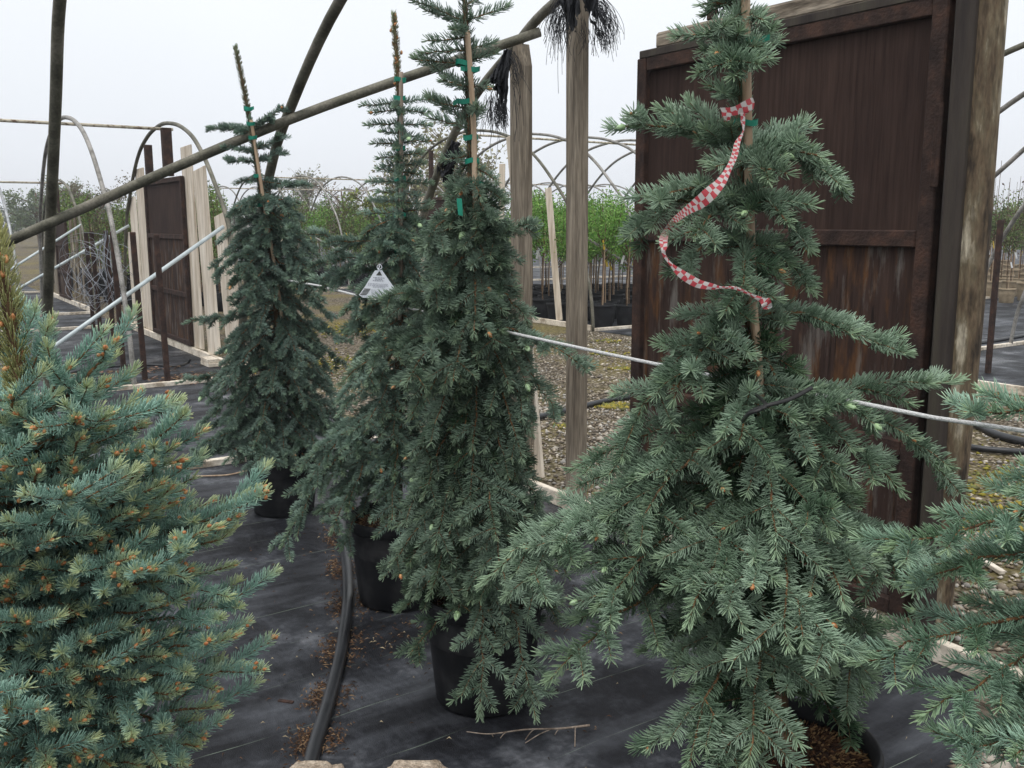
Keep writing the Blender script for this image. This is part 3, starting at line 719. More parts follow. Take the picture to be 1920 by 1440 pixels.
# --- the other houses
def greenhouse(label, u0, sgn, v0, w, h, n, door=None, hm='galvold', r=.024, sp=1.15, brace=True, boards=(), ups=(), curbs=True, gaps=(), purlin='rustpipe', endm='oldpipe', base_u=0):
    root = thing('greenhouse_frame', W(u0, v0 + w / 2), label, 'greenhouse', 'hoop greenhouse frames without plastic')
    for i in range(n):
        add_tube('hoop', hoop_pts(u0 + sgn * sp * i, v0, w, h), r, endm if i == 0 else hm, root, 10)
    add_tube('ridge_pipe', [W(u0 - sgn * .12, v0 + w / 2, h - .06), W(u0 + sgn * (sp * (n - 1) + (2.4 if sgn < 0 else .1)), v0 + w / 2, h - .06)], r * .8, purlin, root, 8)
    if brace:
        for vs, s_ in ((v0, 1), (v0 + w, -1)):
            add_tube('brace', [W(u0 + sgn * .0, vs + s_ * .68, 1.55), W(u0 + sgn * 2.35, vs - s_ * .02, .12)], .021, 'whitepipe' if sgn < 0 else 'galvold', root, 10)
    if curbs:
        curb(root, u0, u0 + sgn * min(14, sp * (n - 1) + 3), v0); curb(root, u0, u0 + sgn * min(14, sp * (n - 1) + 3), v0 + w)
    add_beam('base_board', W(u0 + base_u, v0 + .05, .045), W(u0 + base_u, v0 + w - .05, .045), .085, .045, 'newwood_h', root, Zv)
    for (va, vb, ha, hb, wd, m) in boards: add_beam('wall_board', W(u0 + .035, va, ha), W(u0 + .035, vb, hb), wd, .022, m, root)
    for (va, ha, hb, wd) in ups: add_beam('upright', W(u0, va, ha), W(u0, va, hb), wd, wd, 'rust', root)
    if door: make_door(root, u0 - .01, *door)
    return root
NW = 'newwood'
greenhouse('hoop greenhouse frame with pale vertical boards beside a narrow brown door', 0.0, -1, 3.35, 5.85, 2.80, 2,
           (7.35, 5.5, .1, 2.14, [.72, 1.42], .06),
           boards=[(5.75, 5.78, .09, 2.12, .20, NW), (5.36, 5.42, .09, 2.48, .42, NW), (4.72, 4.92, .09, 2.2, .45, NW), (4.02, 4.26, .09, 1.68, .34, NW), (3.72, 3.86, .09, 1.15, .3, 'newwood'),
                   (7.78, 7.82, .09, 2.33, .46, NW), (8.28, 8.36, .09, 1.95, .38, NW), (8.66, 8.7, .09, 1.45, .24, NW)],
           ups=[(7.1, 2.16, 2.6, .09), (6.14, 2.16, 2.74, .11)], hm='galvold')
greenhouse('lower hoop greenhouse frame at far left with tan gate posts and a brown door', 0.0, -1, 11.7, 6.0, 2.42, 2,
           (15.3, 14.0, .08, 1.78, [.6, 1.15], .06), boards=[(13.7, 13.7, .09, 1.85, .28, 'mossypost'), (13.25, 13.2, .09, 1.75, .24, 'mossypost'), (12.8, 12.7, .09, 1.6, .1, 'greywood'), (16.0, 16.0, .09, 1.6, .4, 'greywood')],
           ups=[(14.7, 1.8, 2.35, .05)], hm='galv')
greenhouse('long hoop greenhouse frame behind the two grey posts, full of saplings', 5.6, 1, 4.65, 7.0, 3.15, 9,
           (9.75, 8.6, .08, 2.05, [.7, 1.35], .06), boards=[(5.54, 5.86, .09, 2.12, .15, NW), (7.25, 7.15, .09, 2.55, .16, NW), (8.3, 8.35, .09, 2.0, .14, 'greywood'), (10.0, 9.95, .09, 2.1, .2, NW)],
           ups=[(8.9, 2.07, 2.95, .07), (9.5, 2.07, 2.9, .07)])
greenhouse('long distant run of overlapping hoops seen between the two left spruces', 5.2, 1, 15.0, 5.9, 2.80, 11, None, r=.022,
           boards=[(16.5, 16.5, .09, 1.9, .15, NW)])
greenhouse('hoop greenhouse frame at the right edge beyond the mossy gate post', 4.45, 1, -6.5, 6.8, 3.1, 9, None, ups=[], base_u=1.2)
greenhouse('faint farthest hoop frame, low on the horizon behind the others', 4.6, 1, 23.5, 6.0, 2.8, 12, None, curbs=False, brace=False, r=.022)

# --- stray steel posts
for i, (px, py, top, lb) in enumerate([(315, 723, 1.48, 'front rusty steel post, nearest the pale boards'), (272, 712, 1.50, 'rusty steel post second from the pale boards'),
                           (232, 695, 1.50, 'rusty steel post just left of the dull pipe hoop leg'), (215, 668, 1.50, 'rusty steel post under the right edge of the wire tangle'),
                           (190, 640, 1.48, 'rusty steel post behind the wire tangle'), (177, 634, 1.46, 'last rusty steel post of the row, at the left edge of the wire tangle'),
                           (1852, 700, 1.62, 'lone rusty steel post beyond the mossy gate post at right')]):
    g = G(px, py); mb = MB(); mb.beam(g, g + np.array([random.uniform(-.03, .01), 0, top]), .05, .05, Vv)
    o = mb.build('steel_post', M['rust'], None, g); tag(o, lb, 'post', 'rusty steel posts')
def blocks():
    for (px, py, hh, lb) in [(388, 684, .10, 'small pale wood block at the foot of the boards, left one'), (428, 694, .09, 'small pale wood block at the foot of the boards, nearer the corner')]:
        g = G(px, py) + .12 * -Vv; mb = MB()
        for k in range(2): mb.box(g + np.array([0, 0, .03 + k * .045]), (Uv, Vv, Zv), (.06, .15 - .01 * k, .021), .003)
        tag(mb.build('wood_block', M['newwood_h'], None, g), lb, 'wood block', 'wood blocks')
blocks()
g = G(48, 602); mb = MB()
for s_ in (-1, 1): mb.box(g + .095 * s_ * Vv + [0, 0, .1], (Uv, Vv, Zv), (.2, .018, .1), .004)
for s_ in (-1, 0, 1): mb.box(g + .18 * s_ * Uv + [0, 0, .1], (Uv, Vv, Zv), (.017, .076, .097), .004)
tag(mb.build('concrete_block', M['block'], None, g), 'hollow grey concrete block lying by the far left curb', 'block')

# --- wire tangle hung on the posts
vC, hC = 6.3, 1.0
root = thing('wire_coil', W(-.85, 6.2), 'tangled coil of grey wire hanging on the rusty posts', 'wire')
mb = MB()
for i in range(20):
    rv, rh = random.uniform(.6, 1.3), random.uniform(.22, .46); cv, ch_ = 6.5 + random.uniform(-.3, .4), .98 + random.uniform(-.1, .1)
    tw = random.uniform(-.2, .2); du = random.uniform(-.25, .15); a0 = random.uniform(0, 6.28); ln = random.uniform(3.5, 6.5); top = 1.45
    pts = []
    for k in range(26):
        a = a0 + ln * k / 25; x = rv * math.cos(a) * (1 + .05 * math.sin(2 * a + i)); h_ = rh * math.sin(a)
        pts.append(W(-.85 + du + tw * math.sin(a * 2), cv + x, max(.12, ch_ + h_)))
    mb.tube(pts, .0026, 3, caps=False)
for i in range(10):
    v = 5.6 + random.uniform(-.4, .3)
    mb.tube(catmull([W(-.85, v, 1.5), W(-.9, v + random.uniform(-.1, .4), 1.1), W(-.8, v + random.uniform(-.3, .3), .7 + random.uniform(-.2, .2))], 6), .004, 3, caps=False)
mb.build('strands', M['wire'], root)

# ------------------------------------------------------------------ potted saplings
def leafcloud(name, P, size, tones, parent, seed=1, mat_=None, asp=.5):
    r = np.random.default_rng(seed); n = len(P); d = r.normal(0, 1, (n, 3)); d /= np.linalg.norm(d, axis=1)[:, None]
    e = np.cross(d, r.normal(0, 1, (n, 3))); e /= np.linalg.norm(e, axis=1)[:, None]; l = (size * r.uniform(.6, 1.3, n))[:, None]
    nrmv = np.cross(d, e) * l * .12
    V = np.stack([P, P + d * l * .5 + e * l * asp * .5 + nrmv, P + d * l, P + d * l * .5 - e * l * asp * .5 + nrmv], 1)
    F = (np.array([(0, 1, 2), (0, 2, 3)])[None] + (np.arange(n) * 4)[:, None, None]).reshape(-1, 3)
    tn = np.asarray(tones)[r.integers(0, len(tones), n)] * r.uniform(.7, 1.25, (n, 1))
    return link(name, V.reshape(-1, 3), F, mat_ or M['leaf'], parent, colors=np.repeat(tn, 4, 0))
def sapling(loc, kind, seed, label, group):
    r = np.random.default_rng(seed); root = thing('potted_sapling', loc, label, 'sapling', group); c = np.array(loc)
    pm = 'tanpot' if kind == 3 else 'pot'
    pot(root, c, .19, .155, .34, pm, soil=False)
    st = MB(); st.tube([c + [.02, 0, .1], c + [.02 + r.uniform(-.08, .08), r.uniform(-.05, .05), 1.45]], .007, 5); st.build('stake', M['bamboo'], root)
    wd = MB(); top = {0: 1.15, 1: .5, 2: .45, 3: 1.3}[kind]; H = {0: 1.95, 1: 2.15, 2: 1.9, 3: 2.7}[kind]
    tp = catmull([c + [0, 0, .2], c + [r.uniform(-.03, .03), 0, .7], c + [r.uniform(-.04, .04), 0, top + .1], c + [r.uniform(-.1, .1), 0, H - .1]], 4)
    wd.tube(tp, np.linspace(.013, .004, len(tp)), 6); P = []
    nb = 12 if kind in (0, 3) else 16
    for k in range(nb):
        z0 = top * r.uniform(.8, 1.05) if kind in (0, 3) else r.uniform(top, H - .4); a = r.uniform(0, 6.28)
        spread = .34 if kind in (0, 3) else .17; e = c + [spread * math.cos(a) * r.uniform(.4, 1), spread * math.sin(a) * r.uniform(.4, 1), min(H, z0 + r.uniform(.35, .8)) + r.uniform(-.05, .12)]
        p0 = c + [0, 0, z0]; m_ = (p0 + e) / 2 + [.06 * math.cos(a), .06 * math.sin(a), -.05]; q = catmull([p0, m_, e], 4); wd.tube(q, np.linspace(.006, .002, len(q)), 4, caps=False)
        n = {0: 95, 1: 34, 2: 34, 3: 70}[kind]; t = r.uniform(.45 if kind == 0 else .25, 1, n); ii = (t * (len(q) - 1)).astype(int)
        P.append(q[ii] + r.normal(0, .055 if kind in (0, 3) else .035, (n, 3)))
    wd.build('trunk', M['bark'], root)
    tones = {0: [(.13, .30, .045), (.20, .40, .07), (.09, .22, .035), (.28, .45, .12)], 1: [(.11, .20, .045), (.18, .28, .07), (.24, .32, .10), (.06, .11, .03)],
             2: [(.12, .17, .05), (.20, .24, .08), (.10, .06, .05), (.07, .11, .03)], 3: [(.13, .19, .07), (.16, .11, .09), (.22, .28, .10), (.09, .14, .04)]}[kind]
    leafcloud('leaves', np.concatenate(P), .05 if kind == 0 else .06, tones, root, seed)
    z = 1.0 + r.uniform(-.15, .2)
    tg = MB(); x = r.uniform(-.1, .1); tg.box(c + [x, -.03, z], ([1, 0, .3], [0, 1, 0], [-.3, 0, 1]), (.018, .002, .07), .0005)
    tg.build('plant_tag', M['yellow' if seed % 2 else 'whitetag'], root)
    return root
def copy_tree(o, loc, rz, sc):
    r = o.copy(); COL.objects.link(r); r.location = loc; r.rotation_euler = (0, 0, rz); r.scale = (sc, sc, sc)
    for ch in list(o.children):
        c = ch.copy(); COL.objects.link(c); c.parent = r
        for g_ in ch.children:
            d = g_.copy(); COL.objects.link(d); d.parent = c
    return r
def block_of(spots, kinds, label, group, seed):
    protos = []
    for i, (u, v) in enumerate(spots):
        p = W(u + random.uniform(-.05, .05), v + random.uniform(-.05, .05)); p[2] = .005
        if i < len(kinds): protos.append(sapling(p, kinds[i], seed + i, label, group))
        else: copy_tree(random.choice(protos), tuple(p), random.uniform(0, 6.28), random.uniform(.80, 1.12))
def azi(u, v): p = W(u, v); return math.degrees(math.atan2(p[0], p[1]))
sp = [(5.95 + .52 * i, 4.95 + .5 * j) for i in range(11) for j in range(9) if not (1.6 < azi(5.95 + .52 * i, 4.95 + .5 * j) < -1)]
sp = [s_ for s_ in sp if .2 < azi(*s_) < 8.6 or -13.5 < azi(*s_) < -8.2]
random.shuffle(sp)
block_of(sp[:95], [0, 0, 0, 0], 'black potted sapling with a bright green crown, seen behind the two grey posts', 'bright green saplings behind the grey posts', 100)
sp = [(5.5 + .8 * i, 16 + .65 * j) for i in range(11) for j in range(7)]; sp = [s_ for s_ in sp if -15 < azi(*s_) < -2]
block_of(sp[:50], [2, 1, 0], 'small potted sapling in the distance between the left spruces', 'distant saplings between the spruces', 130)
sp = [(.8 + .62 * i, 11.0 + .62 * j) for i in range(10) for j in range(18)]; sp = [s_ for s_ in sp if -29.5 < azi(*s_) < -17.0]; random.shuffle(sp)
block_of(sp[:78], [1, 1, 2, 1], 'tall narrow leafy sapling in a black pot behind the left greenhouse end walls', 'leafy saplings beyond the left greenhouses', 160)
sp = [(6.5 + .9 * i, -.9 + .8 * j) for i in range(24) for j in range(16)]; sp = [s_ for s_ in sp if 26.0 < azi(*s_) < 29.5 and s_[0] > 15]; random.shuffle(sp)
block_of(sp[:30], [3, 3, 3], 'tall tree in a tan pot at the right edge beyond the mossy gate post', 'tan potted trees at the right edge', 190)

# ------------------------------------------------------------------ trees far behind
def far_tree(loc, H, Wd, tones, seed, label, group, n=2600, leaf=.2, bare=False, trunk_h=.25):
    r = np.random.default_rng(seed); root = thing('tree', loc, label, 'tree', group); c = np.array(loc, float); wd = MB(); P = []
    wd.tube(catmull([c, c + [.05 * H * r.uniform(-1, 1), 0, H * .4], c + [0, 0, H * .85]], 5), np.linspace(.03 * H, .008 * H, 11), 7)
    for k in range(26):
        a = r.uniform(0, 6.28); z0 = H * r.uniform(trunk_h, .7); e = c + [Wd * .5 * math.cos(a) * r.uniform(.5, 1), Wd * .5 * math.sin(a) * r.uniform(.5, 1), z0 + H * r.uniform(.08, .38)]
        e[2] = min(e[2], H * r.uniform(.8, 1.02)); q = catmull([c + [0, 0, z0], (c + [0, 0, z0] + e) / 2 + [0, 0, .04 * H], e], 4); wd.tube(q, np.linspace(.009 * H, .002 * H, len(q)), 4, caps=False)
        for j in range(5):
            s_ = q[r.integers(3, len(q))]; f_ = s_ + r.normal(0, 1, 3) * [.10 * Wd, .10 * Wd, .07 * H] + [0, 0, .03 * H]; wd.tube([s_, (s_ + f_) / 2 + [0, 0, .01 * H], f_], [.003 * H, .002 * H, .001 * H], 3, caps=False)
            m_ = n // 130; t = r.random((m_, 1)); P.append(s_ * (1 - t) + f_ * t + r.normal(0, .028 * H, (m_, 3)))
    wd.build('trunk', M['bark'], root, smooth=True)
    leafcloud('crown', np.concatenate(P), leaf, tones, root, seed, asp=.55)
    return root
pale = [(.30, .29, .17), (.36, .33, .20), (.24, .22, .14), (.30, .31, .15)]; mid_ = [(.15, .20, .10), (.20, .25, .13), (.12, .16, .09)]; dk = [(.09, .13, .08), (.12, .16, .10)]  # mid_ and dk lightened in colour to stand in for distance haze
def place(px, d): return np.array([(px - 960) / FPX * d * 1.03, d, 0.0])
far_tree(place(870, 34), 5.0, 3.4, pale, 1, 'pale beige willow-like tree behind the middle hoops, right of the stake', None, 3400, .16)
far_tree(place(775, 36), 4.6, 2.6, pale, 2, 'pale thin-leaved tree behind the middle spruce leader', None, 2400, .15)
far_tree(place(712, 27), 2.6, 2.0, [(.16, .20, .04), (.24, .28, .06), (.10, .12, .03)], 3, 'low yellow green bushy tree between the left spruces', None, 2600, .12, trunk_h=.05)
far_tree(place(655, 44), 3.6, 4.2, [(.26, .20, .15), (.30, .22, .17)], 4, 'nearly leafless reddish tree on the horizon between the left spruces', None, 700, .12)
far_tree(place(592, 70), 5.6, 4.2, [(.24, .26, .17), (.30, .30, .22)], 5, 'hazy pale tree rising behind the crossing hoops', None, 1200, .25)
far_tree(place(170, 62), 4.5, 3.6, mid_, 6, 'rounded dull green tree behind the left houses', None, 5000, .15, trunk_h=.08)
far_tree(place(218, 50), 3.6, 4.2, [(.14, .13, .07), (.18, .15, .09)], 7, 'brownish scrubby tree left of the pale boards', None, 4000, .13, trunk_h=.08)
f0 = far_tree(place(110, 60), 4.0, 4.5, mid_, 8, 'bushy green tree in the far hedge row', 'trees of the far hedge row', 4200, .17, trunk_h=.05)
f1 = far_tree(place(560, 85), 3.8, 6.5, dk, 9, 'bushy green tree in the far hedge row', 'trees of the far hedge row', 4200, .22, trunk_h=.03)
r_ = random.Random(4)
for i in range(34):
    px = -60 + i * 62 + r_.uniform(-20, 20); d = r_.uniform(75, 100); p = place(px, d)
    copy_tree(r_.choice([f0, f1]), tuple(p), r_.uniform(0, 6.28), r_.uniform(.55, .9))

# ------------------------------------------------------------------ the five spruces
TW = ((.215, .292, .215), (.030, .064, .030))  # second tone: old needles, deepened to paint the shaded crown interior
# main tree, front right
y4 = 2.05; pix4 = [(1478, 1432), (1462, 1300), (1440, 1100), (1425, 900), (1410, 700), (1398, 500), (1390, 300), (1386, 150), (1380, -80)]
c4 = Y(1478, 1432, y4); c4 = np.array([c4[0], y4, .005])
T4 = thing('potted_spruce', c4, 'large drooping blue green spruce tied with red and white checkered ribbon', 'spruce', 'potted blue spruces')
P4 = spine(pix4, y4); S = Spruce(41, .030, 1300, .0024, True, TW, (.28, .38, .22)); S.pb = .035; S.pg = .02
mb = MB(); q = catmull(P4, 5); mb.tube(q, np.linspace(.019, .006, len(q)), 10, caps=False); mb.build('trunk', M['bark'], T4, smooth=True)
S.clothe(catmull(P4[5:], 5), k=1.3, length=.85, roff=.009)
def B4(py, tx, ty, dz, arch=.04, cl=.13, lvl=1, **k):
    S.branch(at_spine(P4, pix4, py), Y(tx, ty, y4 + dz), arch, cl, lvl, **k)
for a in [(5, 1318, 8, 0, -.0, .03, 0), (20, 1432, 38, -.06, .0, .03, 0), (0, 1352, -20, -.05, .0, .03, 0), (-10, 1420, -25, .05, .0, .03, 0), (95, 1326, 62, -.05, .01, .035, 0), (95, 1432, 88, 0, .005, .03, 0), (98, 1372, 118, -.13, .01, .03, 0),
          (90, 1345, 100, -.09, .0, .03, 0), (92, 1415, 70, .1, .01, .03, 0), (185, 1328, 160, -.03, .0, .03, 0), (90, 1410, 118, -.10, .0, .03, 0)]: B4(*a)
for a in [(292, 1170, 238, -.02, .05, .10), (288, 1235, 205, .06, .03, .07), (285, 1292, 192, .02, .0, .07), (288, 1490, 242, .08, .01, .09), (300, 1583, 352, 0, .07, .11), (300, 1545, 300, -.12, .05, .11), (300, 1440, 338, -.26, .05, .1),
          (300, 1400, 260, .25, .03, .1), 
          (370, 1170, 448, 0, .07, .11), (375, 1222, 372, -.12, .05, .09), (385, 1520, 470, -.04, .07, .10), (390, 1478, 420, -.2, .06, .09), (395, 1300, 445, -.2, .06, .09), 
          (440, 1268, 512, -.03, .05, .07, 0), (455, 1525, 545, 0, .06, .08), (460, 1400, 545, -.18, .04, .06, 0), (455, 1455, 500, .13, .03, .06, 0), (500, 1440, 560, -.08, .02, .05, 0), (540, 1360, 585, -.08, .02, .05, 0),
          (598, 1657, 655, -.02, .09, .13), (600, 1590, 610, .08, .05, .09), (590, 1188, 800, -.04, .12, .15), (592, 1262, 755, -.12, .10, .12), (640, 1478, 760, -.06, .05, .09), (715, 1385, 830, -.2, .05, .13), 
          
          (752, 1805, 712, .05, .02, .12), (760, 1780, 905, -.05, .15, .13), (765, 1690, 925, -.12, .12, .13), (770, 1570, 905, -.2, .08, .11), (780, 1072, 880, -.02, .10, .16), (785, 1095, 1010, -.08, .12, .17), (800, 1195, 985, -.2, .11, .17), (800, 1455, 1040, -.3, .09, .17),
          
          (905, 905, 1095, -.12, .14, .17), (915, 1120, 1140, -.27, .13, .18), (925, 1290, 1170, -.38, .12, .16), (925, 1478, 1215, -.42, .12, .20), (920, 1585, 1140, -.32, .11, .15), (925, 1710, 1075, -.12, .10, .17), (940, 1845, 1095, .1, .08, .15),
          
          (1050, 1028, 1278, -.28, .13, .15), (1090, 1285, 1470, -.42, .12, .17), (1090, 1400, 1440, -.44, .12, .17), (1080, 1625, 1300, -.15, .10, .15), (1090, 1560, 1260, -.28, .10, .15), (1120, 1660, 1210, .05, .08, .14), 
          (1200, 1330, 1340, .1, .05, .12), (1180, 1560, 1300, .1, .05, .12), ]:
    B4(*a)
crown_fill(S, P4, pix4, y4, range(930, 1240, 75), lambda y: np.interp(y, [920, 1000, 1100, 1250], [170, 240, 260, 200]), lambda y: .55, 4, .13, .6, az_skip=lambda d, py: d[1] < -.1)
crown_fill(S, P4, pix4, y4, range(640, 1260, 60), lambda y: np.interp(y, [640, 800, 1000, 1250], [60, 110, 190, 190]), lambda y: .6, 6, .12, .6, lvl=0, yng_lit=.0)  # dark inner core, crown shade put into the needle colour for depth
S.finish(T4)
pot(T4, c4); mulch(T4, c4, .205, .38, 1500, 4)
stake(T4, [Y(1462, 1380, y4 - .035), Y(1424, 720, y4 - .045), Y(1412, 560, y4 - .035), Y(1402, 240, y4 - .03), Y(1397, -60, y4 - .03)], .0095, 'bamboo')
for i, (px, py) in enumerate([(1408, 76), (1402, 230), (1384, 290)]): tie(T4, Y(px, py, y4 - .03), .034, .012, True, i)
for px, py, dz in [(1790, 703, .04), (1652, 735, -.02), (1808, 722, .05)]: pass

# middle tree
y1 = 2.97; pix1 = [(908, 1200), (903, 1000), (900, 800), (893, 600), (888, 450), (884, 330), (880, 200), (875, 80), (869, -60)]
c1 = np.array([Y(908, 1250, y1)[0], y1, .005])
T1 = thing('potted_spruce', c1, 'dense weeping spruce in the middle, standing in the nearest whole black pot', 'spruce', 'potted blue spruces')
P1 = spine(pix1, y1); S = Spruce(11, .028, 1250, .0025, True, ((.150, .208, .160), (.026, .052, .026)), (.22, .30, .18)); S.pb = .03; S.pg = .012
mb = MB(); q = catmull(P1, 5); mb.tube(q, np.linspace(.022, .007, len(q)), 10, caps=False); mb.build('trunk', M['bark'], T1, smooth=True)
S.clothe(catmull(P1[5:], 5), k=.8, length=.8, roff=.009)
S.budr = .006
for py, tx, ty, dz in [(38, 768, -2, 0), (45, 795, 18, .05), (40, 952, 12, -.03), (70, 800, 76, 0), (95, 790, 100, -.04), (95, 926, 80, .05), (118, 778, 110, -.05), (115, 930, 100, .02), (60, 850, 55, -.15), (165, 780, 108, .05), (165, 830, 150, -.1), (205, 803, 186, -.02), (160, 915, 165, 0), (235, 800, 178, .08),
                       (240, 806, 222, -.02), (235, 905, 205, .05), (215, 895, 200, -.14), (10, 935, -20, 0), (0, 800, -60, 0), (290, 830, 300, -.04), (310, 930, 340, -.05), (300, 845, 345, .06)]:
    S.branch(at_spine(P1, pix1, py), Y(tx, ty, y1 + dz), .0, .03, 0, .1, start=2, r0=.003); 
def B1(py, tx, ty, dz, arch=.04, cl=.13, lvl=1, **k): S.branch(at_spine(P1, pix1, py), Y(tx, ty, y1 + dz), arch, cl, lvl, **k)
for a in [(600, 1096, 685, -.18, .05, .09), (640, 1045, 775, -.1, .1, .12), (560, 700, 612, -.05, .08, .12), (520, 985, 420, -.05, .06, .09), (430, 955, 500, -.05, .07, .1), (560, 720, 560, -.15, .06, .1), (590, 640, 720, -.12, .1, .14), (600, 760, 720, -.25, .09, .12), (600, 850, 715, -.28, .08, .12),
          (960, 900, 1345, -.46, .10, .14), (970, 1005, 1350, -.42, .10, .13), (940, 1055, 1050, .02, .08, .12), (850, 930, 1010, -.32, .08, .13), (900, 950, 1110, -.38, .06, .1), (880, 1010, 1130, -.3, .08, .12),
          (900, 735, 1060, -.12, .10, .11), (420, 790, 470, -.05, .05, .1), (600, 1010, 640, .05, .05, .1)]: B1(*a)
rf1 = lambda y: np.interp(y, [330, 400, 480, 560, 650, 750, 900, 1000, 1150], [50, 85, 105, 118, 130, 140, 158, 165, 140])
crown_fill(S, P1, pix1, y1, range(345, 720, 26), rf1, lambda y: np.interp(y, [330, 500, 700], [.5, 1.0, 1.7]), 5, .10, 1.0, lvl=0, yng_lit=.9)
crown_fill(S, P1, pix1, y1, range(720, 1040, 34), rf1, lambda y: 1.7, 6, .12, 1.1, lvl=0, yng_lit=.8, zmin=.43)
crown_fill(S, P1, pix1, y1, range(1040, 1120, 34), rf1, lambda y: .55, 6, .10, 1.1, lvl=0)
crown_fill(S, P1, pix1, y1, range(420, 1080, 60), lambda y: rf1(y) * .6, lambda y: 1.0, 5, .09, 1.0, lvl=0, yng_lit=.0, zmin=.45)  # inner branches in the darkest tone, painting shade behind the outer shoots
S.finish(T1); pot(T1, c1); mulch(T1, c1, .205, .38, 900, 6)
stake(T1, [Y(893, 700, y1 - .03), Y(890, 330, y1 - .03), Y(886, 200, y1 - .03), Y(876, 58, y1 - .03)], .0085, 'bamboo')
for i, (px, py) in enumerate([(868, 118), (886, 130), (872, 190), (882, 258), (885, 302), (893, 345)]): tie(T1, Y(px, py, y1 - .02), .036, .015, i in (1, 2), i)
mb = MB(); mb.add([Y(856, 372, y1 - .12), Y(866, 372, y1 - .12), Y(868, 405, y1 - .12), Y(859, 403, y1 - .13)], [(0, 1, 2, 3)]); mb.build('tie', M['tie'], T1)

# tree behind it
y2 = 3.80; pix2 = [(745, 1020), (747, 800), (749, 600), (750, 400), (749, 200), (738, 24)]
c2 = np.array([Y(745, 1050, y2)[0], y2, .005])
T2 = thing('potted_spruce', c2, 'spruce with a bare brown tip and even rungs of short twigs behind the middle tree', 'spruce', 'potted blue spruces')
P2 = spine(pix2, y2); S = Spruce(21, .026, 1250, .0028, False, ((.145, .210, .172), (.032, .060, .034)), (.24, .33, .19)); S.pb = .03; S.pg = .02; S.budr = .006
mb = MB(); q = catmull(P2, 5); mb.tube(q, np.linspace(.022, .006, len(q)), 9, caps=False); mb.build('trunk', M['bark'], T2, smooth=True)
S.clothe(catmull(P2[3:5], 5), k=.8, length=.8, roff=.009)
S.clothe(catmull(P2[4:], 5), tone=np.array([.13, .13, .07]), k=1.1, length=.62, roff=.006)
for k in range(16): p_ = at_spine(P2, pix2, 24 + k * 9); S.bud(p_ + S.r.normal(0, .008, 3), S.r.normal(0, .6, 3) + Zv, .006)
for i, py in enumerate([192, 205, 232, 250, 268, 290, 308, 322, 340, 360, 378, 396]):
    Lx = [72, 55, 58, 35, 50, 40, 42, 38, 55, 42, 60, 70][i]
    for sgn in (-1, 1):
        S.branch(at_spine(P2, pix2, py), Y(750 + sgn * Lx * S.r.uniform(.8, 1.1), py + S.r.uniform(-6, 8), y2 + S.r.uniform(-.06, .06)), .0, .03, 0, .2, start=2, r0=.003)
    S.branch(at_spine(P2, pix2, py + 4), Y(750 + S.r.uniform(-20, 20), py + 10, y2 - .1), .0, .03, 0, .2, start=2, r0=.003)
def B2(py, tx, ty, dz, arch=.04, cl=.13, lvl=1, **k): S.branch(at_spine(P2, pix2, py), Y(tx, ty, y2 + dz), arch, cl, lvl, **k)
for a in [(455, 547, 432, -.15, -.02, .16), (470, 590, 495, -.05, .02, .14), (500, 570, 530, .1, .05, .13), (520, 640, 590, -.1, .05, .12), (760, 528, 1025, -.3, .16, .16), (750, 565, 930, -.2, .12, .14), (700, 640, 740, 0, .08, .12), (800, 560, 870, -.1, .1, .14), (850, 640, 1030, -.2, .08, .12), (700, 690, 800, -.3, .08, .13), (780, 620, 1000, -.32, .1, .12)]: B2(*a)
crown_fill(S, P2, pix2, y2, range(410, 880, 34), lambda y: np.interp(y, [400, 500, 700, 900], [75, 105, 160, 165]), lambda y: np.interp(y, [400, 900], [.4, 1.2]), 5, .12, .9, lvl=0, yng_lit=.9, zmin=.4)
S.finish(T2); pot(T2, c2); mulch(T2, c2, .205, .38, 700, 8)
stake(T2, [Y(750, 600, y2 - .03), Y(752, 300, y2 - .03), Y(752, 135, y2 - .03)], .0085, 'woodstake')
for i, (px, py) in enumerate([(750, 150), (749, 184), (749, 278), (750, 335), (750, 403), (750, 433), (750, 470)]): tie(T2, Y(px, py, y2 - .02), .038, .017, False, i)

# tree at the back left
y3 = 5.05; pix3 = [(532, 900), (527, 700), (516, 560), (500, 420), (484, 330), (466, 215), (441, 86)]
c3 = np.array([Y(532, 920, y3)[0], y3, .005])
T3 = thing('potted_spruce', c3, 'rearmost spruce leaning left under the sloping pipe, its pot near the pale curb', 'spruce', 'potted blue spruces')
P3 = spine(pix3, y3); S = Spruce(31, .027, 1100, .0034, False, ((.125, .182, .152), (.030, .056, .034)), (.20, .29, .19)); S.pb = .02; S.pg = .01; S.budr = .007
mb = MB(); q = catmull(P3, 5); mb.tube(q, np.linspace(.024, .006, len(q)), 9, caps=False); mb.build('trunk', M['bark'], T3, smooth=True)
S.clothe(catmull(P3[3:6], 5), k=.9, length=.8, roff=.009)
S.clothe(catmull(P3[5:], 5), tone=np.array([.12, .12, .07]), k=1.2, length=.66, roff=.007)
def B3(py, tx, ty, dz, arch=.03, cl=.10, lvl=0, **k): S.branch(at_spine(P3, pix3, py), Y(tx, ty, y3 + dz), arch, cl, lvl, **k)
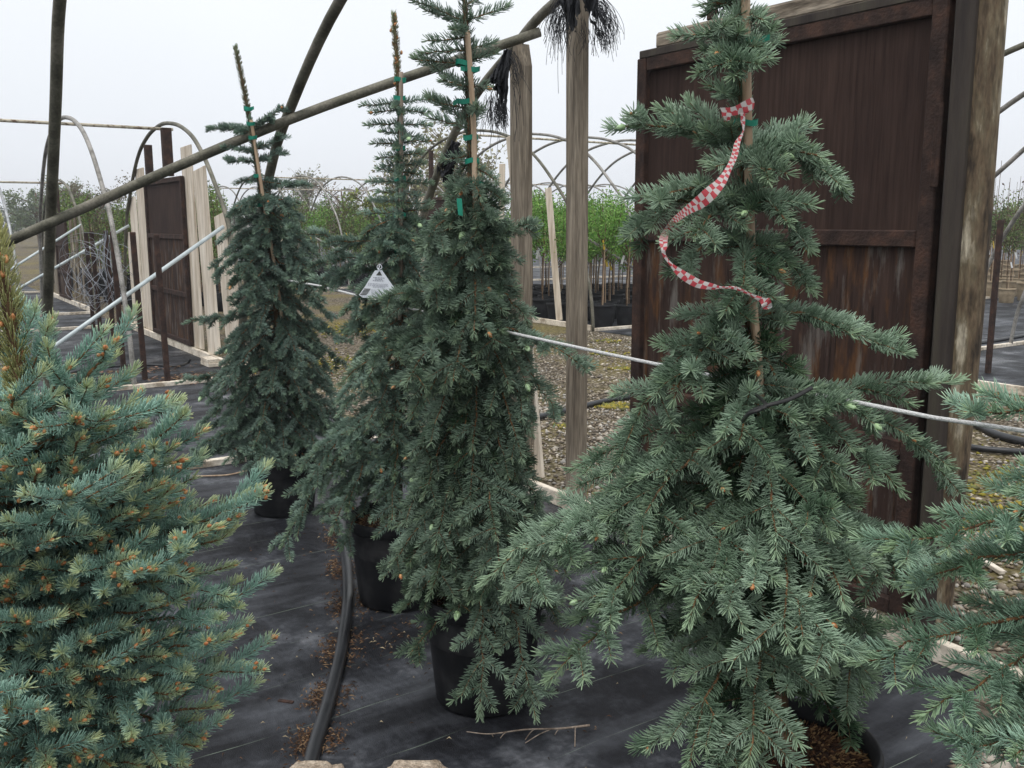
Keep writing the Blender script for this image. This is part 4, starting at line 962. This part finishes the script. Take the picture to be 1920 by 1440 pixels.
for a in [(250, 392, 240, 0, .01, .04), (245, 425, 235, .1, .01, .04), (245, 525, 206, 0, 0, .04), (285, 425, 278, 0, .02, .04), (280, 520, 262, 0, .0, .04), (305, 430, 305, .0, .01, .04), (305, 527, 280, .05, 0, .04), (335, 440, 345, -.05, .01, .05), (340, 540, 345, 0, .0, .05), (350, 565, 345, .1, .0, .06),
          (370, 445, 400, -.1, .03, .08), (380, 560, 380, 0, .03, .08), (420, 405, 500, 0, .06, .12, 1), (430, 590, 470, 0, .05, .12, 1), (470, 430, 540, -.15, .06, .12, 1), (480, 600, 560, -.1, .07, .12, 1), (520, 620, 600, .1, .06, .12, 1),
          (590, 346, 607, 0, .03, .10, 1), (600, 420, 690, -.15, .06, .12, 1), (600, 640, 640, 0, .07, .12, 1), (690, 333, 718, -.05, .02, .09, 1), (700, 380, 790, -.1, .06, .12, 1), (700, 640, 760, -.1, .07, .13, 1), (760, 345, 812, 0, .03, .1, 1), (770, 365, 872, -.1, .07, .13, 1), (770, 420, 870, -.3, .06, .13, 1), (770, 640, 830, 0, .08, .13, 1), (760, 600, 850, -.25, .06, .13, 1)]: B3(*a)
crown_fill(S, P3, pix3, y3, range(370, 860, 30), lambda y: np.interp(y, [340, 480, 600, 800], [55, 95, 120, 145]), lambda y: np.interp(y, [340, 800], [.5, .8]), 6, .13, .8, lvl=0, yng_lit=.9, zmin=.36)
S.finish(T3); pot(T3, c3)
stake(T3, [Y(541, 720, y3 - .04), Y(524, 560, y3 - .04), Y(495, 380, y3 - .04), Y(471, 225, y3 - .03)], .009, 'bamboo')
for i, (px, py) in enumerate([(465, 204), (470, 232), (474, 258), (483, 330), (489, 385), (494, 425), (502, 457), (516, 538), (531, 642)]): tie(T3, Y(px, py, y3 - .03), .036, .018, i == 0, i)

# near left tree: stiff upswept shoots and orange buds
y5 = 1.52; pix5 = [(75, 1700), (70, 1300), (62, 1050), (52, 880), (38, 720), (12, 560), (-25, 400)]
c5 = np.array([Y(75, 1500, y5)[0], y5, .005])
T5 = thing('potted_spruce', c5, 'bushy teal spruce with upswept shoots and orange buds at the left edge', 'spruce', 'potted blue spruces')
P5 = spine(pix5, y5); S = Spruce(51, .0205, 1700, .0016, True, ((.225, .350, .290), (.095, .175, .140)), (.50, .50, .20)); S.pb = .36; S.cluster = True; S.pg = 0; S.budr = .0038; S.tipk = .6
mb = MB(); q = catmull(P5, 5); mb.tube(q, np.linspace(.024, .006, len(q)), 12, caps=False); mb.build('trunk', M['bark'], T5, smooth=True)
S.clothe(catmull(P5[3:], 6), k=2.0, tone=np.array([.27, .27, .12]), length=1.1, roff=.011)
for k in range(26): p_ = at_spine(P5, pix5, 470 + k * 14); S.bud(p_ + S.r.normal(0, .010, 3) - [0, .008, 0], S.r.normal(0, .5, 3) + Zv, .0048)
def B5(py, tx, ty, dz, arch=-.02, cl=.11, lvl=0, **k): S.branch(at_spine(P5, pix5, py), Y(tx, ty, y5 + dz), arch, cl, lvl, grav=-.3, **k)
for a in [(800, 218, 638, 0, -.03,.15), (770, 130, 690, -.03, -.02,.15), (830, 200, 715, -.04, -.02,.15), (850, 210, 775, -.1, -.02,.15), (930, 343, 777, 0, -.03,.17), (960, 330, 835, -.03, -.03,.16), (870, 145, 790, -.15, 0, .05), (990, 305, 905, -.08, -.02,.16), (1040, 300, 920, .1, -.02,.16),
          (1060, 492, 915, .02, -.03,.17), (1050, 400, 940, .1, -.03,.16), (1080, 410, 990, -.05, -.03,.17), (1130, 440, 990, 0, -.02,.17), (1180, 440, 1130, .02, -.02,.17), (1260, 462, 1250, 0, -.02,.17), (1150, 440, 1060, .08, -.02,.17), (1240, 445, 1190, -.05, -.02,.17),
          (1300, 405, 1325, -.02, -.02,.17), (1380, 370, 1400, 0, -.01,.17), (880, -60, 720, 0, -.03,.15), (850, 20, 745, -.16, -.0, .05), (1000, 130, 925, -.25, -.02,.16), (700, -50, 560, 0, -.02,.14), (740, 100, 600, .06, -.02,.14)]: B5(*a)
crown_fill(S, P5, pix5, y5, range(915, 1620, 33), lambda y: np.interp(y, [840, 900, 1000, 1100, 1300, 1420, 1600], [195, 235, 285, 325, 325, 285, 250]), lambda y: np.interp(y, [850, 1000, 1300, 1600], [-.7, -.42, -.12, .1]), 8, .10, -.25, lvl=0, yng_lit=1.0, arch=-.15, az_skip=lambda d, py: d[1] > .75, rmin=.72)
crown_fill(S, P5, pix5, y5, range(930, 1620, 60), lambda y: np.interp(y, [930, 1100, 1300, 1600], [130, 240, 250, 200]), lambda y: -.1, 6, .09, -.1, lvl=0, yng_lit=.0)  # dark core closes see-through gaps, inner shade put into its colour
S.finish(T5); pot(T5, c5)

# tree beyond the right edge whose branches reach in
y6 = 1.72; pix6 = [(2170, 1700), (2170, 1300), (2165, 1000), (2160, 700), (2155, 400)]
c6 = np.array([Y(2170, 1600, y6)[0], y6, .005])
T6 = thing('potted_spruce', c6, 'spruce beyond the right edge, only its long pale green branches reaching into view', 'spruce', 'potted blue spruces')
P6 = spine(pix6, y6); S = Spruce(61, .030, 1300, .0024, True, ((.22, .325, .25), (.085, .150, .085)), (.34, .44, .24)); S.pb = .08; S.pg = .03
mb = MB(); mb.tube(catmull(P6, 5), .018, 9, caps=False); mb.build('trunk', M['bark'], T6, smooth=True)
for a in [(760, 1822, 772, 0, -.01, .10), (880, 1900, 925, -.02, .02, .07), (950, 1655, 1038, -.05, .04, .13), (1010, 1710, 1095, 0, .05, .13), (1100, 1600, 1243, -.03, .05, .13), (1150, 1728, 1345, -.12, .08, .14), 
          (1300, 1805, 1430, -.2, .04, .13), (1350, 1900, 1420, -.25, .03, .12), ]:
    S.branch(at_spine(P6, pix6, a[0]), Y(a[1], a[2], y6 + a[3]), a[4], a[5], 1, grav=.35)
S.finish(T6); pot(T6, c6)

# ------------------------------------------------------------------ ribbon, rope, tag, cloth
def ribbon(name, edges, root, m, sq=.011):
    """strip given by its two edges, with a checker laid along it"""
    A = catmull([e[0] for e in edges], 6); B = catmull([e[1] for e in edges], 6); n = len(A); s = 0; V = []; F = []; uv = []
    for i in range(n):
        if i: s += np.linalg.norm((A[i] + B[i]) / 2 - (A[i - 1] + B[i - 1]) / 2)
        mid = (A[i] + B[i]) / 2 + rng.normal(0, .0014, 3); V += [A[i], mid + [0, -.0015, 0], B[i]]; uv += [(s / sq, 0), (s / sq, 1.0), (s / sq, 2.0)]
    for i in range(n - 1): F += [(3 * i, 3 * i + 1, 3 * i + 4, 3 * i + 3), (3 * i + 1, 3 * i + 2, 3 * i + 5, 3 * i + 4)]
    o = link(name, V, F, m, root, smooth=True); ul = o.data.uv_layers.new(name='strip')
    for l in o.data.loops:
        a, b = uv[l.vertex_index]; ul.data[l.index].uv = (a + .0001, min(max(b, .001), 1.999))
    return o
rb = thing('ribbon', Y(1384, 200, 2.0), 'red and white checkered plastic ribbon knotted on the front spruce and trailing down it', 'ribbon')
def E_(x1, y1_, x2, y2_, d): return (Y(x1, y1_, d), Y(x2, y2_, d))
ribbon('knot', [E_(1350, 202, 1354, 220, 1.985), E_(1375, 200, 1380, 216, 1.97), E_(1398, 188, 1404, 208, 1.965), E_(1412, 184, 1413, 204, 1.975), E_(1410, 205, 1398, 214, 1.985), E_(1395, 206, 1388, 216, 1.975)], rb, M['checker'])
ribbon('knot_end', [E_(1352, 204, 1372, 206, 1.975), E_(1356, 218, 1370, 220, 1.965), E_(1358, 228, 1368, 226, 1.97)], rb, M['checker'], .009)
ribbon('streamer', [E_(1388, 210, 1397, 212, 1.965), E_(1389, 228, 1397, 232, 1.95), E_(1392, 246, 1393, 252, 1.93), E_(1378, 266, 1388, 268, 1.90), E_(1372, 288, 1383, 293, 1.85), E_(1362, 312, 1372, 318, 1.80), E_(1344, 336, 1360, 346, 1.76), E_(1324, 352, 1340, 372, 1.74), E_(1304, 370, 1318, 390, 1.75), E_(1284, 388, 1292, 402, 1.80), E_(1262, 408, 1270, 417, 1.90), E_(1246, 428, 1256, 432, 1.97),
                     E_(1236, 448, 1252, 450, 1.80), E_(1239, 466, 1251, 463, 1.77), E_(1243, 480, 1248, 476, 1.77), E_(1256, 498, 1260, 493, 1.77), E_(1272, 519, 1282, 507, 1.77), E_(1302, 538, 1312, 524, 1.77), E_(1332, 543, 1338, 532, 1.77), E_(1352, 541, 1354, 537, 1.79), E_(1378, 543, 1380, 537, 1.82), E_(1403, 553, 1406, 549, 1.84), E_(1424, 566, 1432, 558, 1.84), E_(1428, 574, 1444, 560, 1.835), E_(1431, 580, 1448, 576, 1.84)], rb, M['checker'], .010)
RP = [Y(466, 505, 5.62), Y(508, 520, 5.10), Y(600, 536, 4.6), Y(700, 562, 4.05), Y(752, 574, 3.84), Y(820, 590, 3.50), Y(893, 610, 3.03), Y(1150, 666, 2.50), Y(1420, 722, 2.06), Y(1560, 745, 1.98), Y(1750, 783, 1.86), Y(1920, 808, 1.75), Y(2120, 852, 1.64)]
mb = MB(); mb.tube(np.array(RP), .0047, 8)
for k in range(2): mb.tube([Y(466, 505 + 6 * k, 5.62) + .045 * np.array([math.cos(a), math.sin(a), 0]) for a in np.linspace(0, 6.28, 16)], .006, 6)
tag(mb.build('rope', M['rope'], None, RP[8], smooth=True), 'taut white rope running from tree to tree across the scene', 'rope')
mb = MB(); sp_ = catmull([Y(1392, 790, 1.80), Y(1408, 772, 1.76), Y(1440, 760, 1.74), Y(1482, 748, 1.75), Y(1522, 727, 1.78)], 8); mb.tube(sp_, .0030, 8, flat=1.5)
mb.tube(catmull([Y(1392, 790, 1.80), Y(1405, 776, 1.75), Y(1425, 768, 1.74), Y(1436, 758, 1.76), Y(1412, 735, 1.95)], 6), .0028, 8, flat=1.4)
tag(mb.build('rubber_strap', M['rubber'], None, sp_[0], smooth=True), 'black rubber strap tied round the front spruce with its loose end sticking out', 'strap')

# nursery tag: a tapered white plastic card, print kept as grey rules and a small drawing
TY = 2.90; tg = thing('name_tag', Y(711, 505, TY), 'white tapered plastic plant tag hanging from a twig left of the middle spruce', 'tag')
def tq(pts, dy=0.0): return [Y(x, y_, TY + dy) for x, y_ in pts]
mb = MB(); outl = [(703, 507), (716, 506), (736, 535), (755, 560), (680, 558), (673, 553), (685, 536)]
V = tq(outl) + tq(outl, .0012); n = len(outl); mb.add(V, [tuple(range(n))[::-1], tuple(range(n, 2 * n))] + [(i, (i + 1) % n, n + (i + 1) % n, n + i) for i in range(n)]); mb.build('card', M['tagw'], tg)
mb = MB()
def tl(x0, x1, y_, h=1.4, slope=.06):
    x = x0
    while x < x1:
        w_ = random.uniform(1.5, 4.5); x2 = min(x + w_, x1); o_ = (x - x0) * slope
        mb.add(tq([(x, y_ + o_), (x2, y_ + o_ + w_ * slope), (x2, y_ + h + o_), (x, y_ + h + o_)], -.0012), [(0, 1, 2, 3)]); x = x2 + random.uniform(.6, 1.2)
for (a, b, c_) in [(700, 721, 519.5), (703, 717, 522.5), (699, 720, 525)]: tl(a, b, c_, 1.5)
for k in range(5): tl(690 + (0 if k < 3 else 9), 728 if k < 3 else 722, 530.5 + k * 1.9, .8)
for k in range(5): tl(696, 710 + random.uniform(-3, 3), 543 + k * 2.2, .7)
tl(678, 715, 554.6, .7, .03); mb.build('print', M['ink'], tg)
mb = MB(); mb.add(tq([(711.5, 508), (716.5, 516.5), (705, 516.2)], -.0012), [(0, 1, 2)])
for (x, y_) in [(683, 541), (681.5, 543.5), (680, 546), (678, 548.5), (676, 551)]: mb.add(tq([(x, y_), (x + 12, y_ + .5), (x + 11, y_ + 2), (x - 1, y_ + 1.6)], -.0012), [(0, 1, 2, 3)])
mb.build('drawing', M['inkd'], tg)
mb = MB(); mb.tube(catmull([Y(711, 509, TY - .003), Y(707, 500, TY), Y(713, 496, TY), Y(716, 502, TY), Y(710, 505, TY - .004), Y(712, 498, TY + .02)], 5), .0012, 5); mb.build('loop', M['tagw'], tg, smooth=True)

def cloth(label, quads, threads, y0, seed):
    r = random.Random(seed); root = thing('shade_cloth', Y(quads[0][0][0], quads[0][0][1], y0), label, 'shade cloth', 'torn black shade cloth'); mb = MB()
    for (tl_, tr_, br_, bl_) in quads:
        n, m = 12, 14; V = []
        for i in range(n + 1):
            for j in range(m + 1):
                s_, t_ = j / m, i / n; x = (1 - t_) * ((1 - s_) * tl_[0] + s_ * tr_[0]) + t_ * ((1 - s_) * bl_[0] + s_ * br_[0]); yy = (1 - t_) * ((1 - s_) * tl_[1] + s_ * tr_[1]) + t_ * ((1 - s_) * bl_[1] + s_ * br_[1])
                x += r.uniform(-2, 2) * t_ + 2 * math.sin(t_ * 9 + j); yy += (r.uniform(-12, 6) if i == n else r.uniform(-2, 2))
                V.append(Y(x, yy, y0 + .035 * math.sin(s_ * 11 + t_ * 3 + seed) * (.3 + t_) + r.uniform(-.006, .006)))
        mb.add(V, [(i * (m + 1) + j, i * (m + 1) + j + 1, (i + 1) * (m + 1) + j + 1, (i + 1) * (m + 1) + j) for i in range(n) for j in range(m) if not (i > n - 4 and r.random() < .22)])
    mb.build('sheet', M['cloth'], root, smooth=True); mb = MB()
    for (x0, x1, ya, yb, ln, dx, k) in threads:
        for _ in range(k):
            x = r.uniform(x0, x1); y_ = r.uniform(ya, yb); l = ln * r.uniform(.4, 1.25); d_ = dx * r.uniform(.1, 1.5) + r.uniform(-6, 6); dz = r.uniform(-.05, .05)
            mb.tube(catmull([Y(x, y_, y0), Y(x + d_ * .7, y_ + l * .3, y0 + dz), Y(x + d_ * 1.1 + r.uniform(-4, 4), y_ + l * .65, y0 + dz * 1.5), Y(x + d_ * 1.2 + r.uniform(-7, 7), y_ + l, y0 + dz * 1.6)], 3), .0012, 3, caps=False)
    mb.build('threads', M['cloth'], root); return root
cloth('frayed black shade cloth hanging from the top of the tallest grey post', [[(1046, -40), (1092, -40), (1084, 40), (1072, 60)], [(1084, -40), (1128, -40), (1116, 66), (1094, 10)], [(1040, -30), (1075, -30), (1079, 70), (1056, 30)]],
      [(1040, 1070, -10, 20, 65, -14, 80), (1110, 1130, -10, 30, 70, 20, 110), (1045, 1075, 20, 50, 60, -8, 40), (1080, 1110, 30, 60, 60, 5, 20), (1045, 1060, 10, 30, 130, -8, 6), (1115, 1125, 50, 65, 30, 12, 40)], 4.86, 1)
cloth('limp ragged black shade cloth caught on the pipe beside the pointed grey post', [[(944, 92), (958, 92), (950, 165), (918, 170)], [(930, 120), (958, 110), (948, 205), (936, 200)], [(925, 130), (945, 120), (935, 180), (912, 160)]],
      [(912, 950, 170, 190, 55, -2, 110), (935, 950, 190, 205, 35, 0, 50), (950, 965, 95, 110, 50, 10, 30), (915, 945, 180, 190, 110, -8, 8), (955, 975, 110, 180, 90, 12, 8)], 5.02, 2)
cloth('strip of black shade cloth sagging from the lower end of the end pipe', [[(846, 262), (864, 268), (850, 300), (822, 330)], [(856, 268), (868, 284), (836, 350), (820, 320)]], [(820, 868, 285, 345, 12, 3, 20)], 5.55, 3)

# ------------------------------------------------------------------ hoses, litter, stones, twig
def hose(label, pts, r, m='hose'):
    mb = MB(); P = catmull(pts, 8); mb.tube(P, r, 12); o = mb.build('hose', M[m], None, P[0], smooth=True); return tag(o, label, 'hose')
def gz(px, py, z): return G(px, py, z)
hz = .024
HP = [G(575, 1460, hz), G(590, 1400, hz), G(618, 1310, hz), G(640, 1220, hz), G(652, 1130, hz), G(650, 1060, hz), G(641, 1000, hz), G(645, 940, hz), G(668, 880, hz), G(690, 840, hz), G(740, 800, hz)]
hose('thick black irrigation hose snaking along the ground fabric past the pots', HP, .023)
hose('black hose lying straight across the gravel behind the grey posts', [G(820, 815, .03), G(960, 792, .03), G(1040, 775, .03), G(1185, 744, .03), G(1400, 735, .03)], .024)
hose('nearer black hose on the gravel at the right edge', [G(1690, 800, .03), G(1800, 834, .03), G(1880, 845, .03), G(1990, 850, .03)], .023)
hose('farther dark hose on the gravel at the right edge', [G(1700, 760, .03), G(1810, 788, .03), G(1870, 815, .03), G(1960, 838, .03)], .030)
hose('thin dark hose curving over the fabric below the rusty posts', [G(110, 705, .015), G(160, 693, .015), G(200, 688, .015), G(270, 684, .015), G(330, 686, .015), G(352, 680, .015), G(356, 673, .06)], .014)
hose('pair of grey hoses beyond the pale board at the right edge', [G(1800, 648, .02), G(1870, 638, .02), G(1960, 622, .02)], .028)
mb = MB(); P = catmull([G(360, 893, .012), G(400, 892, .012), G(430, 890, .012), G(465, 882, .012)], 6); mb.tube(P, .005, 6)
tag(mb.build('cord', M['bamboo'], None, P[0]), 'thin tan cord on the fabric in front of the pale curb', 'cord')
HPc = catmull(HP, 12); Pl = []
for k in range(3400):
    i = int(rng.integers(0, int(len(HPc) * .78))); side = rng.choice([-1, -1, 1]); t = nrm(HPc[min(i + 1, len(HPc) - 1)] - HPc[i]); nn = np.array([-t[1], t[0], 0])
    if np.sin(i * .55) + rng.normal(0, .5) < -.1: continue
    Pl.append(HPc[i] + nn * (-side) * (.03 + abs(rng.normal(0, .026))) * np.array([1, 1, 0]) + rng.normal(0, .012, 3))
Pl = np.array(Pl); Pl[:, 2] = .006 + rng.uniform(0, .012, len(Pl))
br_ = [(.10, .055, .032), (.06, .034, .02), (.20, .13, .075), (.035, .022, .015)]
tag(blades('needle_litter', Pl, .024, .0042, br_, None, 12, .25), 'dry brown needles and chips drifted along the hose', 'litter', kind='stuff')
Ps = np.concatenate([np.stack([rng.uniform(-1.3, 1.6, 700), rng.uniform(1.9, 5.2, 700), np.full(700, .007)], 1), G(1010, 1150) + rng.normal(0, 1, (120, 3)) * [.2, .2, 0] + [0, 0, .007], G(760, 1200) + rng.normal(0, 1, (160, 3)) * [.12, .12, 0] + [0, 0, .007]])
tag(blades('fallen_needles', Ps, .022, .0022, br_ + [(.34, .28, .18)], None, 13, .1), 'scattered fallen needles on the black fabric', 'litter', kind='stuff')
Pd = np.concatenate([G(392, 708) + rng.normal(0, 1, (600, 1)) * Uv * .28 + rng.normal(0, 1, (600, 1)) * Vv * .13, G(200, 702) + rng.normal(0, 1, (260, 1)) * Uv * .45 + rng.normal(0, 1, (260, 1)) * Vv * .15]); Pd[:, 2] = rng.uniform(.006, .02, len(Pd))
tag(blades('leaf_litter', Pd, .06, .03, br_ + [(.26, .16, .12)], None, 14, .2), 'brown dead leaves in a patch beside the pale curb', 'litter', kind='stuff')
def rock(c, sx, sy, sz, lb, seed):
    r = np.random.default_rng(seed); n, m = 30, 44; V = []
    ph = r.uniform(0, 6, 12)
    for i in range(n + 1):
        th = math.pi * i / n
        for j in range(m):
            a = 2 * math.pi * j / m; d = np.array([math.sin(th) * math.cos(a), math.sin(th) * math.sin(a), math.cos(th)])
            q = np.sign(d) * np.abs(d) ** .45; rr = 1 + .05 * math.sin(3 * d[0] * 2 + ph[0]) + .06 * math.sin(5 * d[1] + ph[1] + 4 * d[2]) + .03 * math.sin(11 * d[0] + ph[2]) + .03 * math.sin(13 * d[1] + ph[3]) + r.normal(0, .012)
            V.append(c + q * rr * [sx, sy, sz])
    F = [(i * m + j, i * m + (j + 1) % m, (i + 1) * m + (j + 1) % m, (i + 1) * m + j) for i in range(n) for j in range(m)]
    tag(link('stone_block', V, F[:], M['stone'], None, c, smooth=True), lb, 'stone', 'pale rough stones')
for (xa, xb, yt, lb, sd_) in [(535, 650, 1424, 'rough pale sandstone block at the bottom edge below the hose', 1), (715, 850, 1427, 'wider rough pale sandstone block at the bottom edge, right of the hose', 2)]:
    z = .11; a = G(xa, yt, z); b = G(xb, yt, z); c = (a + b) / 2; c[2] = .055; c[1] -= .06
    rock(c, (b[0] - a[0]) / 2 * .95, .075, .055, lb, sd_)
mb = MB(); tw = catmull([G(875, 1372, .012), G(920, 1376, .018), G(985, 1368, .016), G(1050, 1366, .02), G(1106, 1360, .03)], 8); mb.tube(tw, np.linspace(.0012, .0040, len(tw)), 6)
for (i, px, py) in [(12, 938, 1384), (18, 985, 1387), (22, 985, 1393), (28, 1078, 1400), (24, 1040, 1378), (8, 925, 1382)]: mb.tube(catmull([tw[i], (tw[i] + G(px, py, .01)) / 2 + [0, 0, .004], G(px, py, .008)], 4), .0018, 5)
tag(mb.build('fallen_twig', M['woodstake'], None, tw[0], smooth=True), 'bare grey branched twig lying on the fabric below the middle pot', 'twig')
mb = MB(); a = G(1833, 1318, .06); b = G(1960, 1370, .06); mb.beam(a, b, .085, .09, Zv, .01); tag(mb.build('timber', M['beamwood'], None, a), 'weathered pale timber lying at the lower right edge', 'timber')
mb = MB(); a = G(1842, 1050, .02); b = G(1880, 1074, .015); mb.beam(a, b, .02, .03, Zv, .003); tag(mb.build('wood_stick', M['newwood_h'], None, a), 'short broken stick on the gravel at right', 'stick')
mb = MB(); a = G(500, 1312, .008); b = G(520, 1316, .008); mb.beam(G(522, 1313, .006), G(550, 1317, .006), .006, .014, Zv, .001); tag(mb.build('wood_chip', M['rust'], None, a), 'small dark wood chip on the fabric left of the hose', 'chip')

# ------------------------------------------------------------------ damp air
hm = bpy.data.materials.new('haze'); hm.use_nodes = True; t = hm.node_tree
for n in list(t.nodes): t.nodes.remove(n)
o_ = t.nodes.new('ShaderNodeOutputMaterial'); v_ = t.nodes.new('ShaderNodeVolumePrincipled')
v_.inputs['Color'].default_value = (.90, .93, .97, 1); v_.inputs['Density'].default_value = .0016; v_.inputs['Anisotropy'].default_value = .2
t.links.new(v_.outputs[0], o_.inputs['Volume'])
x0, x1, y0_, y1_, z0, z1 = -256, 256, -66, 336, -1.0, 9.0
hv = [(x, y_, z) for x in (x0, x1) for y_ in (y0_, y1_) for z in (z0, z1)]
hz_ = link('haze', hv, [(0, 1, 3, 2), (4, 6, 7, 5), (0, 4, 5, 1), (2, 3, 7, 6), (0, 2, 6, 4), (1, 5, 7, 3)], hm)
tag(hz_, kind='stuff')
